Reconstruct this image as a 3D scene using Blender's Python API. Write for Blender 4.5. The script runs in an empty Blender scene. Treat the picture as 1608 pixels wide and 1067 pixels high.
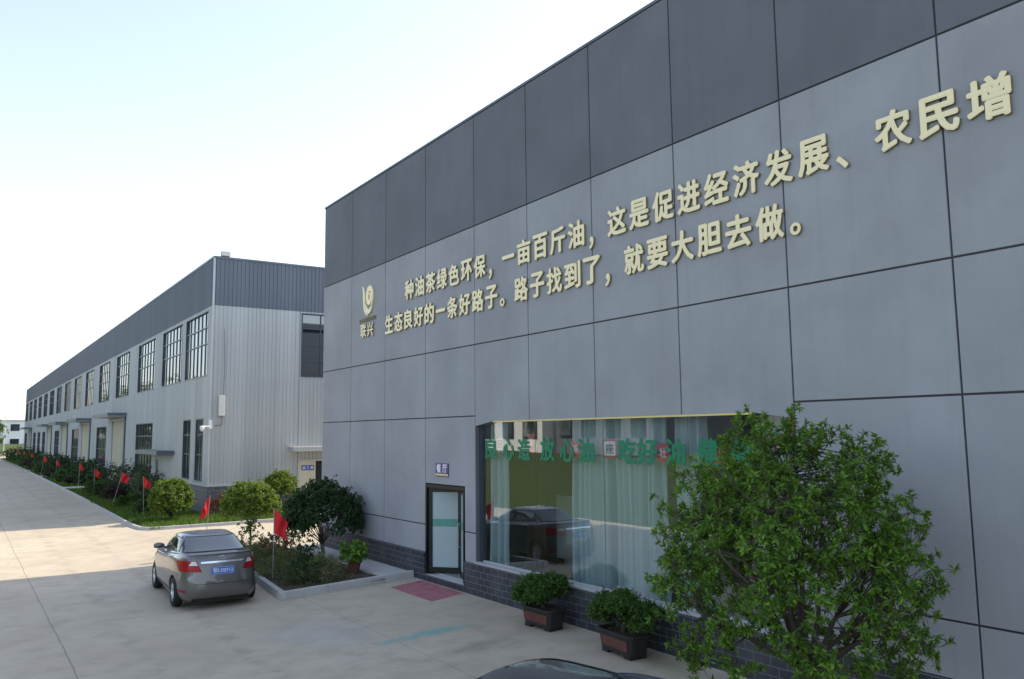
import bpy, bmesh, math, random
import numpy as np
from mathutils import Vector, Matrix
R = math.radians
S = bpy.context.scene
C = S.collection

# ------------------------------------------------------------------ camera
PITCH, ROLL, YAW = R(6.476), R(-0.656), R(33.943)
fw = Vector((math.sin(YAW)*math.cos(PITCH), math.cos(YAW)*math.cos(PITCH), math.sin(PITCH)))
rt = Vector((math.cos(YAW), -math.sin(YAW), 0)); up = rt.cross(fw)
r2 = rt*math.cos(ROLL) + up*math.sin(ROLL); u2 = up*math.cos(ROLL) - rt*math.sin(ROLL)
cd = bpy.data.cameras.new('camera'); cam = bpy.data.objects.new('camera', cd); C.objects.link(cam)
m4 = Matrix.Identity(4)
for i in range(3):
    m4[i][0] = r2[i]; m4[i][1] = u2[i]; m4[i][2] = -fw[i]
m4[2][3] = 3.9
cam.matrix_world = m4
cd.sensor_width = 36; cd.lens = 1286.8/1608*36; cd.clip_end = 6000; cd.clip_start = 0.1
S.camera = cam
# ------------------------------------------------------------------ world, sun, exposure
SUN_EL, SUN_AZ = R(43), R(92.5)            # azimuth clockwise from +Y
W = bpy.data.worlds.new('World'); S.world = W; W.use_nodes = True
nt = W.node_tree; nt.nodes.clear()
sk = nt.nodes.new('ShaderNodeTexSky'); sk.sky_type = 'NISHITA'; sk.sun_disc = False
sk.sun_elevation = SUN_EL; sk.sun_rotation = SUN_AZ; sk.air_density = 1.0; sk.dust_density = 0.7; sk.ozone_density = 1.1
bg = nt.nodes.new('ShaderNodeBackground'); bg.inputs[1].default_value = 0.15
wo = nt.nodes.new('ShaderNodeOutputWorld')
hs = nt.nodes.new('ShaderNodeHueSaturation'); hs.inputs['Saturation'].default_value = 0.66      # hazy, washed-out sky
nt.links.new(sk.outputs[0], hs.inputs['Color']); nt.links.new(hs.outputs[0], bg.inputs[0]); nt.links.new(bg.outputs[0], wo.inputs[0])
sl = bpy.data.lights.new('sun', 'SUN'); sl.energy = 2.5; sl.angle = R(0.5); sl.color = (1.0, 0.87, 0.68)
so = bpy.data.objects.new('sun', sl); C.objects.link(so)
sd = Vector((math.cos(SUN_EL)*math.sin(SUN_AZ), math.cos(SUN_EL)*math.cos(SUN_AZ), math.sin(SUN_EL)))
so.rotation_euler = (-sd).to_track_quat('-Z', 'Y').to_euler(); so.location = (40, 20, 40)
S.view_settings.view_transform = 'Standard'; S.view_settings.look = 'None'
S.view_settings.gamma = 1; S.view_settings.use_curve_mapping = False
S.view_settings.exposure = 1.18
S.render.engine = 'CYCLES'
S.cycles.use_denoising = True
S.cycles.max_bounces = 8; S.cycles.diffuse_bounces = 3; S.cycles.glossy_bounces = 4
S.cycles.transparent_max_bounces = 12; S.cycles.sample_clamp_indirect = 6
S.cycles.caustics_reflective = False; S.cycles.caustics_refractive = False

rng = random.Random(7)
NR = np.random.RandomState(11)

# ------------------------------------------------------------------ helpers
def link(o, parent=None):
    C.objects.link(o)
    if parent: o.parent = parent
    return o
def tag(o, label=None, cat=None, group=None, kind=None):
    if label: o['label'] = label
    if cat: o['category'] = cat
    if group: o['group'] = group
    if kind: o['kind'] = kind
    return o
def thing(name, label, cat, loc=(0, 0, 0), rz=0, group=None):
    o = bpy.data.objects.new(name, None); link(o); o.location = loc; o.rotation_euler = (0, 0, rz)
    o.empty_display_size = .2
    return tag(o, label, cat, group)
class MB:
    def __init__(s): s.v = []; s.f = []
    def add(s, vs, fs):
        n = len(s.v); s.v += [tuple(v) for v in vs]; s.f += [tuple(i+n for i in f) for f in fs]; return s
    def box(s, x0, x1, y0, y1, z0, z1):
        return s.add([(x0,y0,z0),(x1,y0,z0),(x1,y1,z0),(x0,y1,z0),(x0,y0,z1),(x1,y0,z1),(x1,y1,z1),(x0,y1,z1)],
                     [(0,3,2,1),(4,5,6,7),(0,1,5,4),(1,2,6,5),(2,3,7,6),(3,0,4,7)])
    def tube(s, pts, rad, n=6, cap=True):
        pts = [Vector(p) for p in pts]
        if not hasattr(rad, '__len__'): rad = [rad]*len(pts)
        base = len(s.v); prev = None
        for i, p in enumerate(pts):
            d = (pts[min(i+1, len(pts)-1)] - pts[max(i-1, 0)])
            d = d.normalized() if d.length > 1e-9 else Vector((0,0,1))
            a = prev if prev is not None else (Vector((1,0,0)) if abs(d.x) < .9 else Vector((0,1,0)))
            a = (a - d*a.dot(d)); a = a.normalized() if a.length > 1e-6 else d.orthogonal().normalized()
            prev = a; b = d.cross(a)
            for k in range(n):
                t = 2*math.pi*k/n; q = p + (a*math.cos(t)+b*math.sin(t))*rad[i]; s.v.append(tuple(q))
        for i in range(len(pts)-1):
            for k in range(n):
                k2 = (k+1) % n
                s.f.append((base+i*n+k, base+i*n+k2, base+(i+1)*n+k2, base+(i+1)*n+k))
        if cap:
            s.f.append(tuple(base+k for k in reversed(range(n)))); s.f.append(tuple(base+(len(pts)-1)*n+k for k in range(n)))
        return s
    def grid(s, P, close=False):              # P: rows of points
        base = len(s.v); r = len(P); c = len(P[0])
        for row in P: s.v += [tuple(p) for p in row]
        for i in range(r-1):
            for j in range(c if close else c-1):
                j2 = (j+1) % c
                s.f.append((base+i*c+j, base+i*c+j2, base+(i+1)*c+j2, base+(i+1)*c+j))
        return s
    def lathe(s, prof, axis='z', n=20, c=(0,0,0)):
        P = []
        for (r, h) in prof:
            row = []
            for k in range(n):
                t = 2*math.pi*k/n
                q = {'z': (r*math.cos(t), r*math.sin(t), h), 'x': (h, r*math.cos(t), r*math.sin(t)), 'y': (r*math.cos(t), h, r*math.sin(t))}[axis]
                row.append((q[0]+c[0], q[1]+c[1], q[2]+c[2]))
            P.append(row)
        return s.grid(P, True)
    def build(s, name, mat, parent=None, smooth=False, bevel=0, fixn=True):
        me = bpy.data.meshes.new(name); me.from_pydata(s.v, [], s.f)
        if fixn:
            bm = bmesh.new(); bm.from_mesh(me); bmesh.ops.recalc_face_normals(bm, faces=bm.faces); bm.to_mesh(me); bm.free()
        if smooth: me.polygons.foreach_set('use_smooth', [True]*len(me.polygons))
        me.materials.append(mat)
        o = link(bpy.data.objects.new(name, me), parent)
        if bevel:
            b = o.modifiers.new('bevel', 'BEVEL'); b.width = bevel; b.segments = 2; b.limit_method = 'ANGLE'
        return o
def gz(x): return max(-.16, -.025*(10.58-x))

# ------------------------------------------------------------------ materials
class NT:
    def __init__(s, name):
        s.m = bpy.data.materials.new(name); s.m.use_nodes = True; s.t = s.m.node_tree; s.t.nodes.clear()
        s.out = s.n('ShaderNodeOutputMaterial'); s.co = s.n('ShaderNodeTexCoord')
    def n(s, typ, **kw):
        nd = s.t.nodes.new(typ)
        for k, v in kw.items(): setattr(nd, k, v)
        return nd
    def l(s, a, b): s.t.links.new(a, b)
    def mapping(s, scale=(1,1,1), rot=(0,0,0), loc=(0,0,0), src='Object'):
        mp = s.n('ShaderNodeMapping'); s.l(s.co.outputs[src], mp.inputs[0])
        mp.inputs['Scale'].default_value = scale; mp.inputs['Rotation'].default_value = rot; mp.inputs['Location'].default_value = loc
        return mp.outputs[0]
    def noise(s, vec, scale, detail=4, rough=.55, dist=0):
        nd = s.n('ShaderNodeTexNoise'); s.l(vec, nd.inputs['Vector']); nd.inputs['Scale'].default_value = scale
        nd.inputs['Detail'].default_value = detail; nd.inputs['Roughness'].default_value = rough; nd.inputs['Distortion'].default_value = dist
        return nd.outputs[0]
    def ramp(s, fac, stops):
        r = s.n('ShaderNodeValToRGB'); s.l(fac, r.inputs[0]); e = r.color_ramp.elements
        while len(e) < len(stops): e.new(.5)
        for i, (p, c) in enumerate(stops):
            e[i].position = p; e[i].color = (c if hasattr(c, '__len__') else (c, c, c))[:3] + (1,) if hasattr(c, '__len__') else (c, c, c, 1)
        return r.outputs[0]
    def mix(s, fac, a, b, mode='MIX'):
        m = s.n('ShaderNodeMix', data_type='RGBA', blend_type=mode)
        for v, i in ((fac, 0), (a, 6), (b, 7)):
            if hasattr(v, 'is_linked'): s.l(v, m.inputs[i])
            elif hasattr(v, '__len__'): m.inputs[i].default_value = tuple(v)[:3] + (1,)
            else: m.inputs[i].default_value = v if i == 0 else (v, v, v, 1)
        return m.outputs[2]
    def math(s, op, a, b=0.0):
        m = s.n('ShaderNodeMath', operation=op)
        for v, i in ((a, 0), (b, 1)):
            if hasattr(v, 'is_linked'): s.l(v, m.inputs[i])
            else: m.inputs[i].default_value = v
        return m.outputs[0]
    def xyz(s, src='Object'):
        x = s.n('ShaderNodeSeparateXYZ'); s.l(s.co.outputs[src], x.inputs[0]); return x.outputs
    def bsdf(s, col, rough=.7, metal=0, spec=.5, bump=None, bstr=.3, bdist=.01, coat=0):
        b = s.n('ShaderNodeBsdfPrincipled')
        for v, k in ((col, 'Base Color'), (rough, 'Roughness'), (metal, 'Metallic')):
            if hasattr(v, 'is_linked'): s.l(v, b.inputs[k])
            else: b.inputs[k].default_value = (tuple(v)[:3] + (1,)) if hasattr(v, '__len__') else v
        b.inputs['Specular IOR Level'].default_value = spec
        b.inputs['Coat Weight'].default_value = coat; b.inputs['Coat Roughness'].default_value = .04
        if bump is not None:
            bp = s.n('ShaderNodeBump'); s.l(bump, bp.inputs['Height']); bp.inputs['Strength'].default_value = bstr; bp.inputs['Distance'].default_value = bdist
            s.l(bp.outputs[0], b.inputs['Normal'])
        return b.outputs[0]
    def done(s, sh): s.l(sh, s.out.inputs[0]); return s.m
def sc(c, k): return tuple(a*k for a in c)
def simple(name, col, rough=.6, metal=0, var=.12, scale=3, bstr=.1, spec=.5, coat=0, bscale=40):
    t = NT(name); v = t.mapping()
    c = t.mix(t.noise(v, scale), sc(col, 1-var), sc(col, 1+var))
    return t.done(t.bsdf(c, rough, metal, spec, t.noise(v, bscale, 3) if bstr else None, bstr, .004, coat))

def m_concrete():
    t = NT('yard_concrete'); v = t.mapping()
    n1 = t.noise(v, .22, 5, .6); n2 = t.noise(v, 1.7, 6, .65, .12); n3 = t.noise(v, 38, 3)
    st = t.noise(t.mapping((.25, 2.2, 1), (0, 0, R(4))), 1.0, 5, .6, .1)
    c = t.mix(t.ramp(n1, [(.32, 0), (.68, 1)]), (.48, .41, .31), (.60, .525, .41))
    c = t.mix(t.math('MULTIPLY', t.ramp(n2, [(.45, 0), (.70, 1)]), .45), c, (.31, .262, .20))
    c = t.mix(t.math('MULTIPLY', t.ramp(st, [(.5, 0), (.8, 1)]), .3), c, (.60, .55, .47))
    c = t.mix(t.math('MULTIPLY', t.ramp(n3, [(.35, 0), (.75, 1)]), .22), c, (.17, .165, .16))
    x, y, z = t.xyz()
    wob = t.math('MULTIPLY', t.math('SUBTRACT', t.noise(v, .8, 3), .5), .12)
    def line(coord, at, w, k, c):
        d = t.math('ABSOLUTE', t.math('SUBTRACT', t.math('ADD', coord, wob), at))
        f = t.math('MULTIPLY', t.math('LESS_THAN', d, w), k)
        return t.mix(f, c, (.07, .066, .06))
    c = line(x, 1.9, .012, .5, c); c = line(x, 7.25, .008, .4, c); c = line(x, -2.4, .012, .5, c)
    # cross joints every six metres, worn faint
    d = t.math('ABSOLUTE', t.math('SUBTRACT', t.math('FRACT', t.math('DIVIDE', t.math('ADD', y, wob), 6.0)), .55))
    c = t.mix(t.math('MULTIPLY', t.math('LESS_THAN', d, .0016), .22), c, (.1, .095, .09))
    # pale washed patch and blue-green paint spill in front of the door
    def blob(cx, cy, rx, ry, rot, soft, warp=.5):
        mp = t.n('ShaderNodeMapping', vector_type='TEXTURE'); t.l(t.co.outputs['Object'], mp.inputs[0])
        mp.inputs['Location'].default_value = (cx, cy, 0); mp.inputs['Rotation'].default_value = (0, 0, R(rot)); mp.inputs['Scale'].default_value = (rx, ry, 1000)
        ln = t.n('ShaderNodeVectorMath', operation='LENGTH'); t.l(mp.outputs[0], ln.inputs[0])
        r = t.math('ADD', ln.outputs['Value'], t.math('MULTIPLY', t.math('SUBTRACT', t.noise(v, 2.3, 5, .6), .5), warp*2))
        return t.ramp(r, [(max(0, 1-soft)*.5, 1), (.5, 0)]) if False else t.ramp(t.math('MULTIPLY', r, .5), [(.5-.5*soft, 1), (.5, 0)])
    c = t.mix(t.math('MULTIPLY', t.math('MULTIPLY', blob(7.9, 15.0, 1.45, .27, 4, .6, .8), t.ramp(t.noise(v, 9, 5, .7), [(.36, .25), (.52, 1)])), .8), c, (.15, .42, .38))
    c = t.mix(t.math('MULTIPLY', blob(6.4, 16.4, 1.2, 1.5, 20, .8, .7), .45), c, (.42, .42, .42))
    c = t.mix(t.math('MULTIPLY', blob(8.3, 13.6, 1.5, .35, 10, .9, .7), .5), c, (.22, .19, .165))
    # tyre tracks swept along the lane
    for tx in (3.1, 4.7):
        d = t.math('ABSOLUTE', t.math('SUBTRACT', t.math('ADD', x, t.math('MULTIPLY', wob, 5.0)), tx))
        c = t.mix(t.math('MULTIPLY', t.math('MULTIPLY', t.ramp(d, [(.0, 1), (.22, 0)]), t.ramp(n2, [(.35, 0), (.65, 1)])), .35), c, (.24, .22, .19))
    c = t.mix(t.math('MULTIPLY', blob(10.1, 10.4, .45, 1.2, 0, .9, .5), .5), c, (.20, .19, .09))
    return t.done(t.bsdf(c, .86, 0, .35, t.mix(.5, n3, n2), .25, .01))
def m_stucco(name, col, var, streak):
    t = NT(name); v = t.mapping(); gm = t.n('ShaderNodeNewGeometry')
    n1 = t.noise(v, .55, 5, .6); n2 = t.noise(t.mapping((1, 3.5, .12)), 1.6, 4, .6); n3 = t.noise(v, 95, 3, .6)
    c = t.mix(t.ramp(n1, [(.3, 0), (.72, 1)]), sc(col, 1-var), sc(col, 1+var))
    c = t.mix(t.math('MULTIPLY', t.ramp(n2, [(.5, 0), (.8, 1)]), streak), c, sc(col, .62))
    c = t.mix(t.math('MULTIPLY', t.ramp(n3, [(.35, 0), (.7, 1)]), .16), c, sc(col, .55))
    c = t.mix(t.math('MULTIPLY', gm.outputs['Random Per Island'], .16), c, sc(col, .6))          # panels differ a little in tone
    return t.done(t.bsdf(c, .78, 0, .3, n3, .35, .004))
def m_brick(name, c1, c2, mortar, bw, bh, ms=.008, axis='y', rough=.55):
    t = NT(name); x, y, z = t.xyz()
    cb = t.n('ShaderNodeCombineXYZ'); t.l(t.math('ADD', x, y), cb.inputs[0]); t.l(z, cb.inputs[1])
    b = t.n('ShaderNodeTexBrick'); t.l(cb.outputs[0], b.inputs['Vector'])
    b.inputs['Color1'].default_value = c1 + (1,); b.inputs['Color2'].default_value = c2 + (1,); b.inputs['Mortar'].default_value = mortar + (1,)
    b.inputs['Scale'].default_value = 1; b.inputs['Mortar Size'].default_value = ms; b.inputs['Brick Width'].default_value = bw; b.inputs['Row Height'].default_value = bh
    b.inputs['Bias'].default_value = -.2
    v = t.mapping(); n = t.noise(v, 6, 5); g = t.noise(v, 1.1, 4)
    c = t.mix(t.math('MULTIPLY', n, .5), b.outputs[0], sc(c1, .55))
    c = t.mix(t.math('MULTIPLY', t.ramp(g, [(.5, 0), (.75, 1)]), .35), c, (.16, .155, .15))
    h = t.mix(.12, t.math('SUBTRACT', 1.0, b.outputs['Fac']), t.noise(v, 45, 3))
    return t.done(t.bsdf(c, rough, 0, .4, h, .6, .008))
def m_leaf(name, dark, light, trans=.35, rough=.45):
    t = NT(name); g = t.n('ShaderNodeNewGeometry')
    c = t.ramp(g.outputs['Random Per Island'], [(0, dark), (.55, tuple((a+b)/2 for a, b in zip(dark, light))), (.88, light), (1, sc(light, 1.35))])
    p = t.bsdf(c, rough, 0, .35)
    tr = t.n('ShaderNodeBsdfTranslucent'); t.l(t.mix(.5, c, (.20, .30, .03), 'MIX'), tr.inputs[0])
    ms = t.n('ShaderNodeMixShader'); ms.inputs[0].default_value = trans; t.l(p, ms.inputs[1]); t.l(tr.outputs[0], ms.inputs[2])
    return t.done(ms.outputs[0])
def m_glass(name, tint=(.90, .955, .95), r0=.145, rough=0.0):
    t = NT(name)
    tr = t.n('ShaderNodeBsdfTransparent'); tr.inputs[0].default_value = tint + (1,)
    gl = t.n('ShaderNodeBsdfGlossy'); gl.inputs['Roughness'].default_value = rough; gl.inputs[0].default_value = (1, 1, 1, 1)
    lw = t.n('ShaderNodeLayerWeight'); lw.inputs[0].default_value = .5
    fr = t.math('ADD', t.math('MULTIPLY', t.math('POWER', lw.outputs['Facing'], 5.0), 1-r0), r0)
    bp = t.n('ShaderNodeBump'); t.l(t.noise(t.mapping(), .55, 1), bp.inputs['Height']); bp.inputs['Strength'].default_value = .035; bp.inputs['Distance'].default_value = .05
    t.l(bp.outputs[0], gl.inputs['Normal'])
    ms = t.n('ShaderNodeMixShader'); t.l(fr, ms.inputs[0]); t.l(tr.outputs[0], ms.inputs[1]); t.l(gl.outputs[0], ms.inputs[2])
    return t.done(ms.outputs[0])
def m_darkglass(name, col=(.012, .018, .02), spec=1.0, ior=1.6, bump=.02):
    t = NT(name); v = t.mapping()
    b = t.bsdf(t.mix(t.noise(v, .6), sc(col, .7), sc(col, 1.3)), .03, 0, spec, t.noise(v, .7, 2), bump, .05)
    b.node.inputs['IOR'].default_value = ior
    return t.done(b)
def m_metal_sheet(name, col, rough, metal):
    t = NT(name); v = t.mapping(); xx, yy, zz = t.xyz()
    c = t.mix(t.noise(t.mapping((1, 1, .08)), 1.2, 4), sc(col, .88), sc(col, 1.1))
    c = t.mix(t.math('MULTIPLY', t.ramp(t.noise(v, .4, 5), [(.52, 0), (.8, 1)]), .25), c, sc(col, .7))
    wn = t.n('ShaderNodeTexWhiteNoise', noise_dimensions='1D'); t.l(t.math('FLOOR', t.math('DIVIDE', t.math('ADD', xx, yy), .84)), wn.inputs['W'])
    c = t.mix(t.math('MULTIPLY', wn.outputs['Value'], .3), c, sc(col, .62))              # random tone per sheet, painting in the ribs' light and dark
    c = t.mix(t.math('MULTIPLY', t.ramp(t.noise(t.mapping((2.2, 2.2, .03)), 1.6, 3, .7), [(.45, 0), (.7, 1)]), .3), c, sc(col, .72))  # upright streaks put the ribs' light-and-shade contrast into the colour
    return t.done(t.bsdf(c, rough, metal, .5, t.noise(v, 5, 2), .06, .01))
def m_paint(name, col):
    t = NT(name); v = t.mapping()
    c = t.mix(t.noise(v, 350, 2), sc(col, .85), sc(col, 1.2))
    c = t.mix(t.math('MULTIPLY', t.ramp(t.xyz()[2], [(.2, 1), (.55, 0)]), .25), c, (.2, .18, .15))
    return t.done(t.bsdf(c, .33, .55, .5, None, coat=.9))

M = {}
M['concrete'] = m_concrete()
M['kerb'] = simple('kerb_concrete', (.46, .46, .45), .85, 0, .22, 2.5, .3)
M['apron'] = simple('apron_concrete', (.52, .52, .51), .85, 0, .2, 1.5, .3)
M['light_stucco'] = m_stucco('light_stucco', (.36, .369, .394), .13, .18)
M['dark_stucco'] = m_stucco('dark_stucco', (.165, .176, .20), .14, .3)
M['joint'] = simple('joint_sealant', (.045, .05, .06), .8, 0, .1)
M['brick'] = m_brick('slate_brick', (.040, .044, .058), (.058, .063, .08), (.24, .25, .27), .32, .146, .006)
M['block'] = m_brick('grey_block', (.10, .105, .115), (.14, .145, .155), (.27, .275, .285), .40, .20, .010)
M['sheet'] = m_metal_sheet('pale_metal_sheet', (.49, .515, .525), .45, .25)
M['sheet_dark'] = m_metal_sheet('blue_grey_metal_sheet', (.14, .16, .20), .42, .2)
M['door_sheet'] = m_metal_sheet('cream_metal_sheet', (.60, .58, .47), .5, .1)
M['trim'] = simple('pale_trim', (.46, .47, .48), .5, .2, .08)
M['frame'] = simple('dark_window_frame', (.06, .075, .095), .4, .3, .1)
M['black'] = simple('black_aluminium', (.012, .012, .013), .35, .3, .2)
M['glass'] = m_glass('clear_glass')
def m_fglass():
    t = NT('factory_glass'); v = t.mapping(); oi = t.n('ShaderNodeObjectInfo')
    c = t.ramp(oi.outputs['Random'], [(0, (.015, .022, .026)), (.45, (.03, .045, .05)), (.62, (.10, .13, .14)), (1, (.26, .29, .29))])
    c = t.mix(t.ramp(t.noise(t.mapping((1, 1.3, .4)), 1.1, 3), [(.4, 0), (.6, 1)]), c, (.02, .03, .034))
    b = t.bsdf(c, .03, 0, 1.0, t.noise(v, .7, 2), .03, .05); b.node.inputs['IOR'].default_value = 1.9
    return t.done(b)
M['fglass'] = m_fglass()
M['cglass'] = m_darkglass('car_glass', (.016, .022, .026), 1.0, 1.8, .0)
M['frost'] = simple('frosted_glass', (.38, .48, .51), .35, 0, .08, 1.2, .02)
M['green_band'] = simple('green_film', (.10, .30, .26), .4, 0, .25, 9, 0)
M['letter'] = simple('cream_letter', (.95, .82, .50), .45, .1, .04)
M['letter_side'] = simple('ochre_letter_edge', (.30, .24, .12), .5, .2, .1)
M['yellow'] = simple('yellow_strip', (.75, .62, .25), .5, 0, .1)
M['purple'] = simple('purple_plate', (.085, .05, .22), .4, 0, .05)
M['blue'] = simple('blue_plate', (.02, .16, .62), .4, 0, .05)
M['navy'] = simple('navy_plate', (.03, .06, .30), .4, 0, .05)
M['red_brick'] = simple('red_brick_render', (.36, .085, .06), .8, 0, .15)
M['white'] = simple('white_paint', (.78, .78, .77), .5, 0, .05)
M['offwhite'] = simple('weathered_white', (.60, .60, .57), .6, 0, .1)
M['green_letter'] = simple('green_letter', (.0, .19, .085), .5, 0, .1)
M['red'] = simple('red_cloth', (.68, .022, .03), .75, 0, .12, 8)
M['red_paper'] = simple('red_paper', (.62, .05, .07), .6, 0, .25, 12)
M['pink_paper'] = simple('pink_paper', (.75, .42, .42), .6, 0, .2, 14)
M['mat_red'] = None
def m_curtain():
    t = NT('pale_blue_curtain'); v = t.mapping()
    b = t.bsdf(t.mix(t.noise(v, 3), (.74, .84, .90), (.86, .93, .97)), .85, 0, .2)
    tl = t.n('ShaderNodeBsdfTranslucent'); tl.inputs[0].default_value = (.75, .82, .86, 1)
    m1 = t.n('ShaderNodeMixShader'); m1.inputs[0].default_value = .3; t.l(b, m1.inputs[1]); t.l(tl.outputs[0], m1.inputs[2])
    tr = t.n('ShaderNodeBsdfTransparent'); lw = t.n('ShaderNodeLayerWeight'); lw.inputs[0].default_value = .5
    m2 = t.n('ShaderNodeMixShader'); t.l(t.ramp(lw.outputs['Facing'], [(.25, .76), (.85, 1)]), m2.inputs[0]); t.l(tr.outputs[0], m2.inputs[1]); t.l(m1.outputs[0], m2.inputs[2])
    return t.done(m2.outputs[0])
M['curtain'] = m_curtain()
M['wood'] = simple('brown_column', (.23, .17, .10), .6, 0, .15)
M['inner'] = simple('interior_plaster', (.34, .34, .32), .8, 0, .1)
M['tile'] = simple('interior_tile', (.36, .38, .37), .25, 0, .1)
M['card'] = simple('brown_cardboard', (.20, .10, .06), .8, 0, .15)
M['soil'] = None
M['bark'] = simple('bark', (.075, .06, .048), .9, 0, .35, 9, .6)
M['bark_pale'] = simple('pale_bark', (.15, .125, .10), .9, 0, .3, 9, .6)
M['pot_rim'] = simple('black_glazed_pot', (.022, .022, .022), .45, 0, .3, 6)
M['pot_panel'] = simple('rust_glazed_panel', (.125, .045, .034), .5, 0, .45, 5)
M['terracotta'] = simple('terracotta', (.16, .062, .045), .75, 0, .3, 7)
M['pole'] = simple('pole_metal', (.45, .42, .38), .5, .2, .2)
M['tyre'] = simple('tyre_rubber', (.018, .018, .018), .8, 0, .2)
M['alloy'] = simple('alloy', (.55, .56, .57), .3, .8, .05)
M['chrome'] = simple('chrome', (.75, .76, .78), .12, 1, .03, 3, 0)
M['lampred'] = simple('red_lens', (.34, .004, .008), .25, 0, .1, 20, 0, .3)
M['lampclear'] = simple('clear_lens', (.62, .60, .60), .1, 0, .1, 20, 0, 1)
M['carpaint'] = m_paint('bronze_grey_paint', (.14, .136, .133))
M['carpaint_dark'] = m_paint('blue_black_paint', (.018, .026, .042))
M['plastic'] = simple('black_plastic', (.02, .02, .021), .55, 0, .1)
M['interior'] = simple('car_interior', (.05, .05, .05), .8)
M['leaf_tree'] = m_leaf('tree_leaf', (.055, .14, .02), (.23, .41, .06), .5)
M['leaf_dark'] = m_leaf('dark_leaf', (.016, .042, .018), (.055, .115, .04), .2)
M['leaf_gold'] = m_leaf('golden_leaf', (.06, .13, .02), (.28, .36, .06), .45)
M['leaf_mid'] = m_leaf('mid_leaf', (.025, .07, .016), (.085, .16, .035), .3)
M['leaf_dull'] = m_leaf('dull_leaf', (.075, .10, .05), (.17, .20, .11), .4)
M['leaf_purple'] = m_leaf('purple_leaf', (.03, .014, .022), (.085, .035, .05), .2)
M['leaf_red'] = m_leaf('red_leaf', (.10, .03, .025), (.30, .09, .07), .25)
M['leaf_bonsai'] = m_leaf('bonsai_leaf', (.025, .072, .012), (.10, .20, .035), .3)
M['leaf_dry'] = m_leaf('dry_leaf', (.16, .17, .07), (.32, .32, .15), .4)
M['grass'] = m_leaf('grass_blade', (.035, .085, .012), (.12, .20, .03), .4)
def m_soil(name, a, b):
    t = NT(name); v = t.mapping(); n = t.noise(v, 3, 6, .65); n2 = t.noise(v, 40, 4)
    c = t.mix(t.ramp(n, [(.35, 0), (.7, 1)]), a, b); c = t.mix(t.math('MULTIPLY', n2, .5), c, sc(a, .5))
    return t.done(t.bsdf(c, .95, 0, .2, n2, .9, .03))
M['soil'] = m_soil('bed_soil', (.085, .06, .045), (.16, .125, .095))
M['turf'] = m_soil('turf_soil', (.035, .075, .014), (.075, .12, .028))
M['field'] = m_soil('field', (.06, .095, .032), (.11, .13, .055))
def m_mat():
    t = NT('faded_red_mat'); v = t.mapping(); x, y, z = t.xyz()
    f = t.math('LESS_THAN', t.math('FRACT', t.math('MULTIPLY', y, 4.2)), .07)
    c = t.mix(t.ramp(t.noise(v, 4, 5), [(.3, 0), (.75, 1)]), (.36, .12, .145), (.46, .21, .225))
    c = t.mix(t.math('MULTIPLY', f, .35), c, (.42, .30, .30))
    return t.done(t.bsdf(c, .9, 0, .2, t.noise(v, 120, 2), .5, .004))
M['mat_red'] = m_mat()

# ------------------------------------------------------------------ text as mesh
def text_mesh(body, size, depth, offset=0.0):
    c = bpy.data.curves.new('text', 'FONT'); c.body = body; c.size = size; c.extrude = depth/2; c.offset = offset; c.resolution_u = 3
    c.align_x = 'CENTER'; c.align_y = 'CENTER'; bold, c.offset = offset, 0
    o = bpy.data.objects.new('text', c); C.objects.link(o)
    dg = bpy.context.evaluated_depsgraph_get(); dg.update()
    me = bpy.data.meshes.new_from_object(o.evaluated_get(dg))
    bpy.data.objects.remove(o); bpy.data.curves.remove(c)
    if bold:                                   # heavier strokes: shifted copies, each a hair deeper than the last
        n0 = len(me.vertices); co = np.empty(n0*3); me.vertices.foreach_get('co', co); co = co.reshape(-1, 3)
        fs = [tuple(p.vertices) for p in me.polygons]; V, F = [], []
        for i, (a, b) in enumerate([(0, 0), (1, 0), (-1, 0), (0, 1), (0, -1), (.7, .7), (-.7, .7), (.7, -.7), (-.7, -.7)]):
            V.append(co+np.array([a*bold, b*bold*.8, -i*depth*.012])); F += [tuple(k+n0*i for k in f) for f in fs]
        m2 = bpy.data.meshes.new('text'); m2.from_pydata(np.concatenate(V).tolist(), [], F); m2.update(); bpy.data.meshes.remove(me); me = m2
    if len(me.vertices):
        xs = np.empty(len(me.vertices)*3); me.vertices.foreach_get('co', xs); xs = xs.reshape(-1, 3)
        ctr = (xs.max(0)+xs.min(0))/2; ctr[2] = 0
        me.vertices.foreach_set('co', (xs-ctr).ravel())
    return me
# letters lie on the front wall: text x -> -Y, text y -> Z, text z -> -X (towards the yard)
ON_WALL = Matrix(((0, 0, -1), (-1, 0, 0), (0, 1, 0))).to_4x4()
ON_REAR = Matrix(((1, 0, 0), (0, 0, -1), (0, 1, 0))).to_4x4()     # faces -Y
def put_text(name, body, size, depth, mat, loc, parent, basis=ON_WALL, offset=0.0, side=None, wfit=None, hfit=None):
    me = text_mesh(body, size, depth, offset); me.name = name
    me.materials.clear(); me.materials.append(mat)
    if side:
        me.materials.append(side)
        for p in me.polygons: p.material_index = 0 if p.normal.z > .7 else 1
    o = link(bpy.data.objects.new(name, me), parent)
    sx = sy = 1
    if wfit or hfit:
        d = np.empty(len(me.vertices)*3); me.vertices.foreach_get('co', d); d = d.reshape(-1, 3); e = d.max(0)-d.min(0)
        if wfit: sx = wfit/max(e[0], 1e-4)
        if hfit: sy = hfit/max(e[1], 1e-4)
    o.matrix_local = Matrix.Translation(loc) @ basis @ Matrix.Diagonal((sx, sy, 1, 1))
    return o
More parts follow.
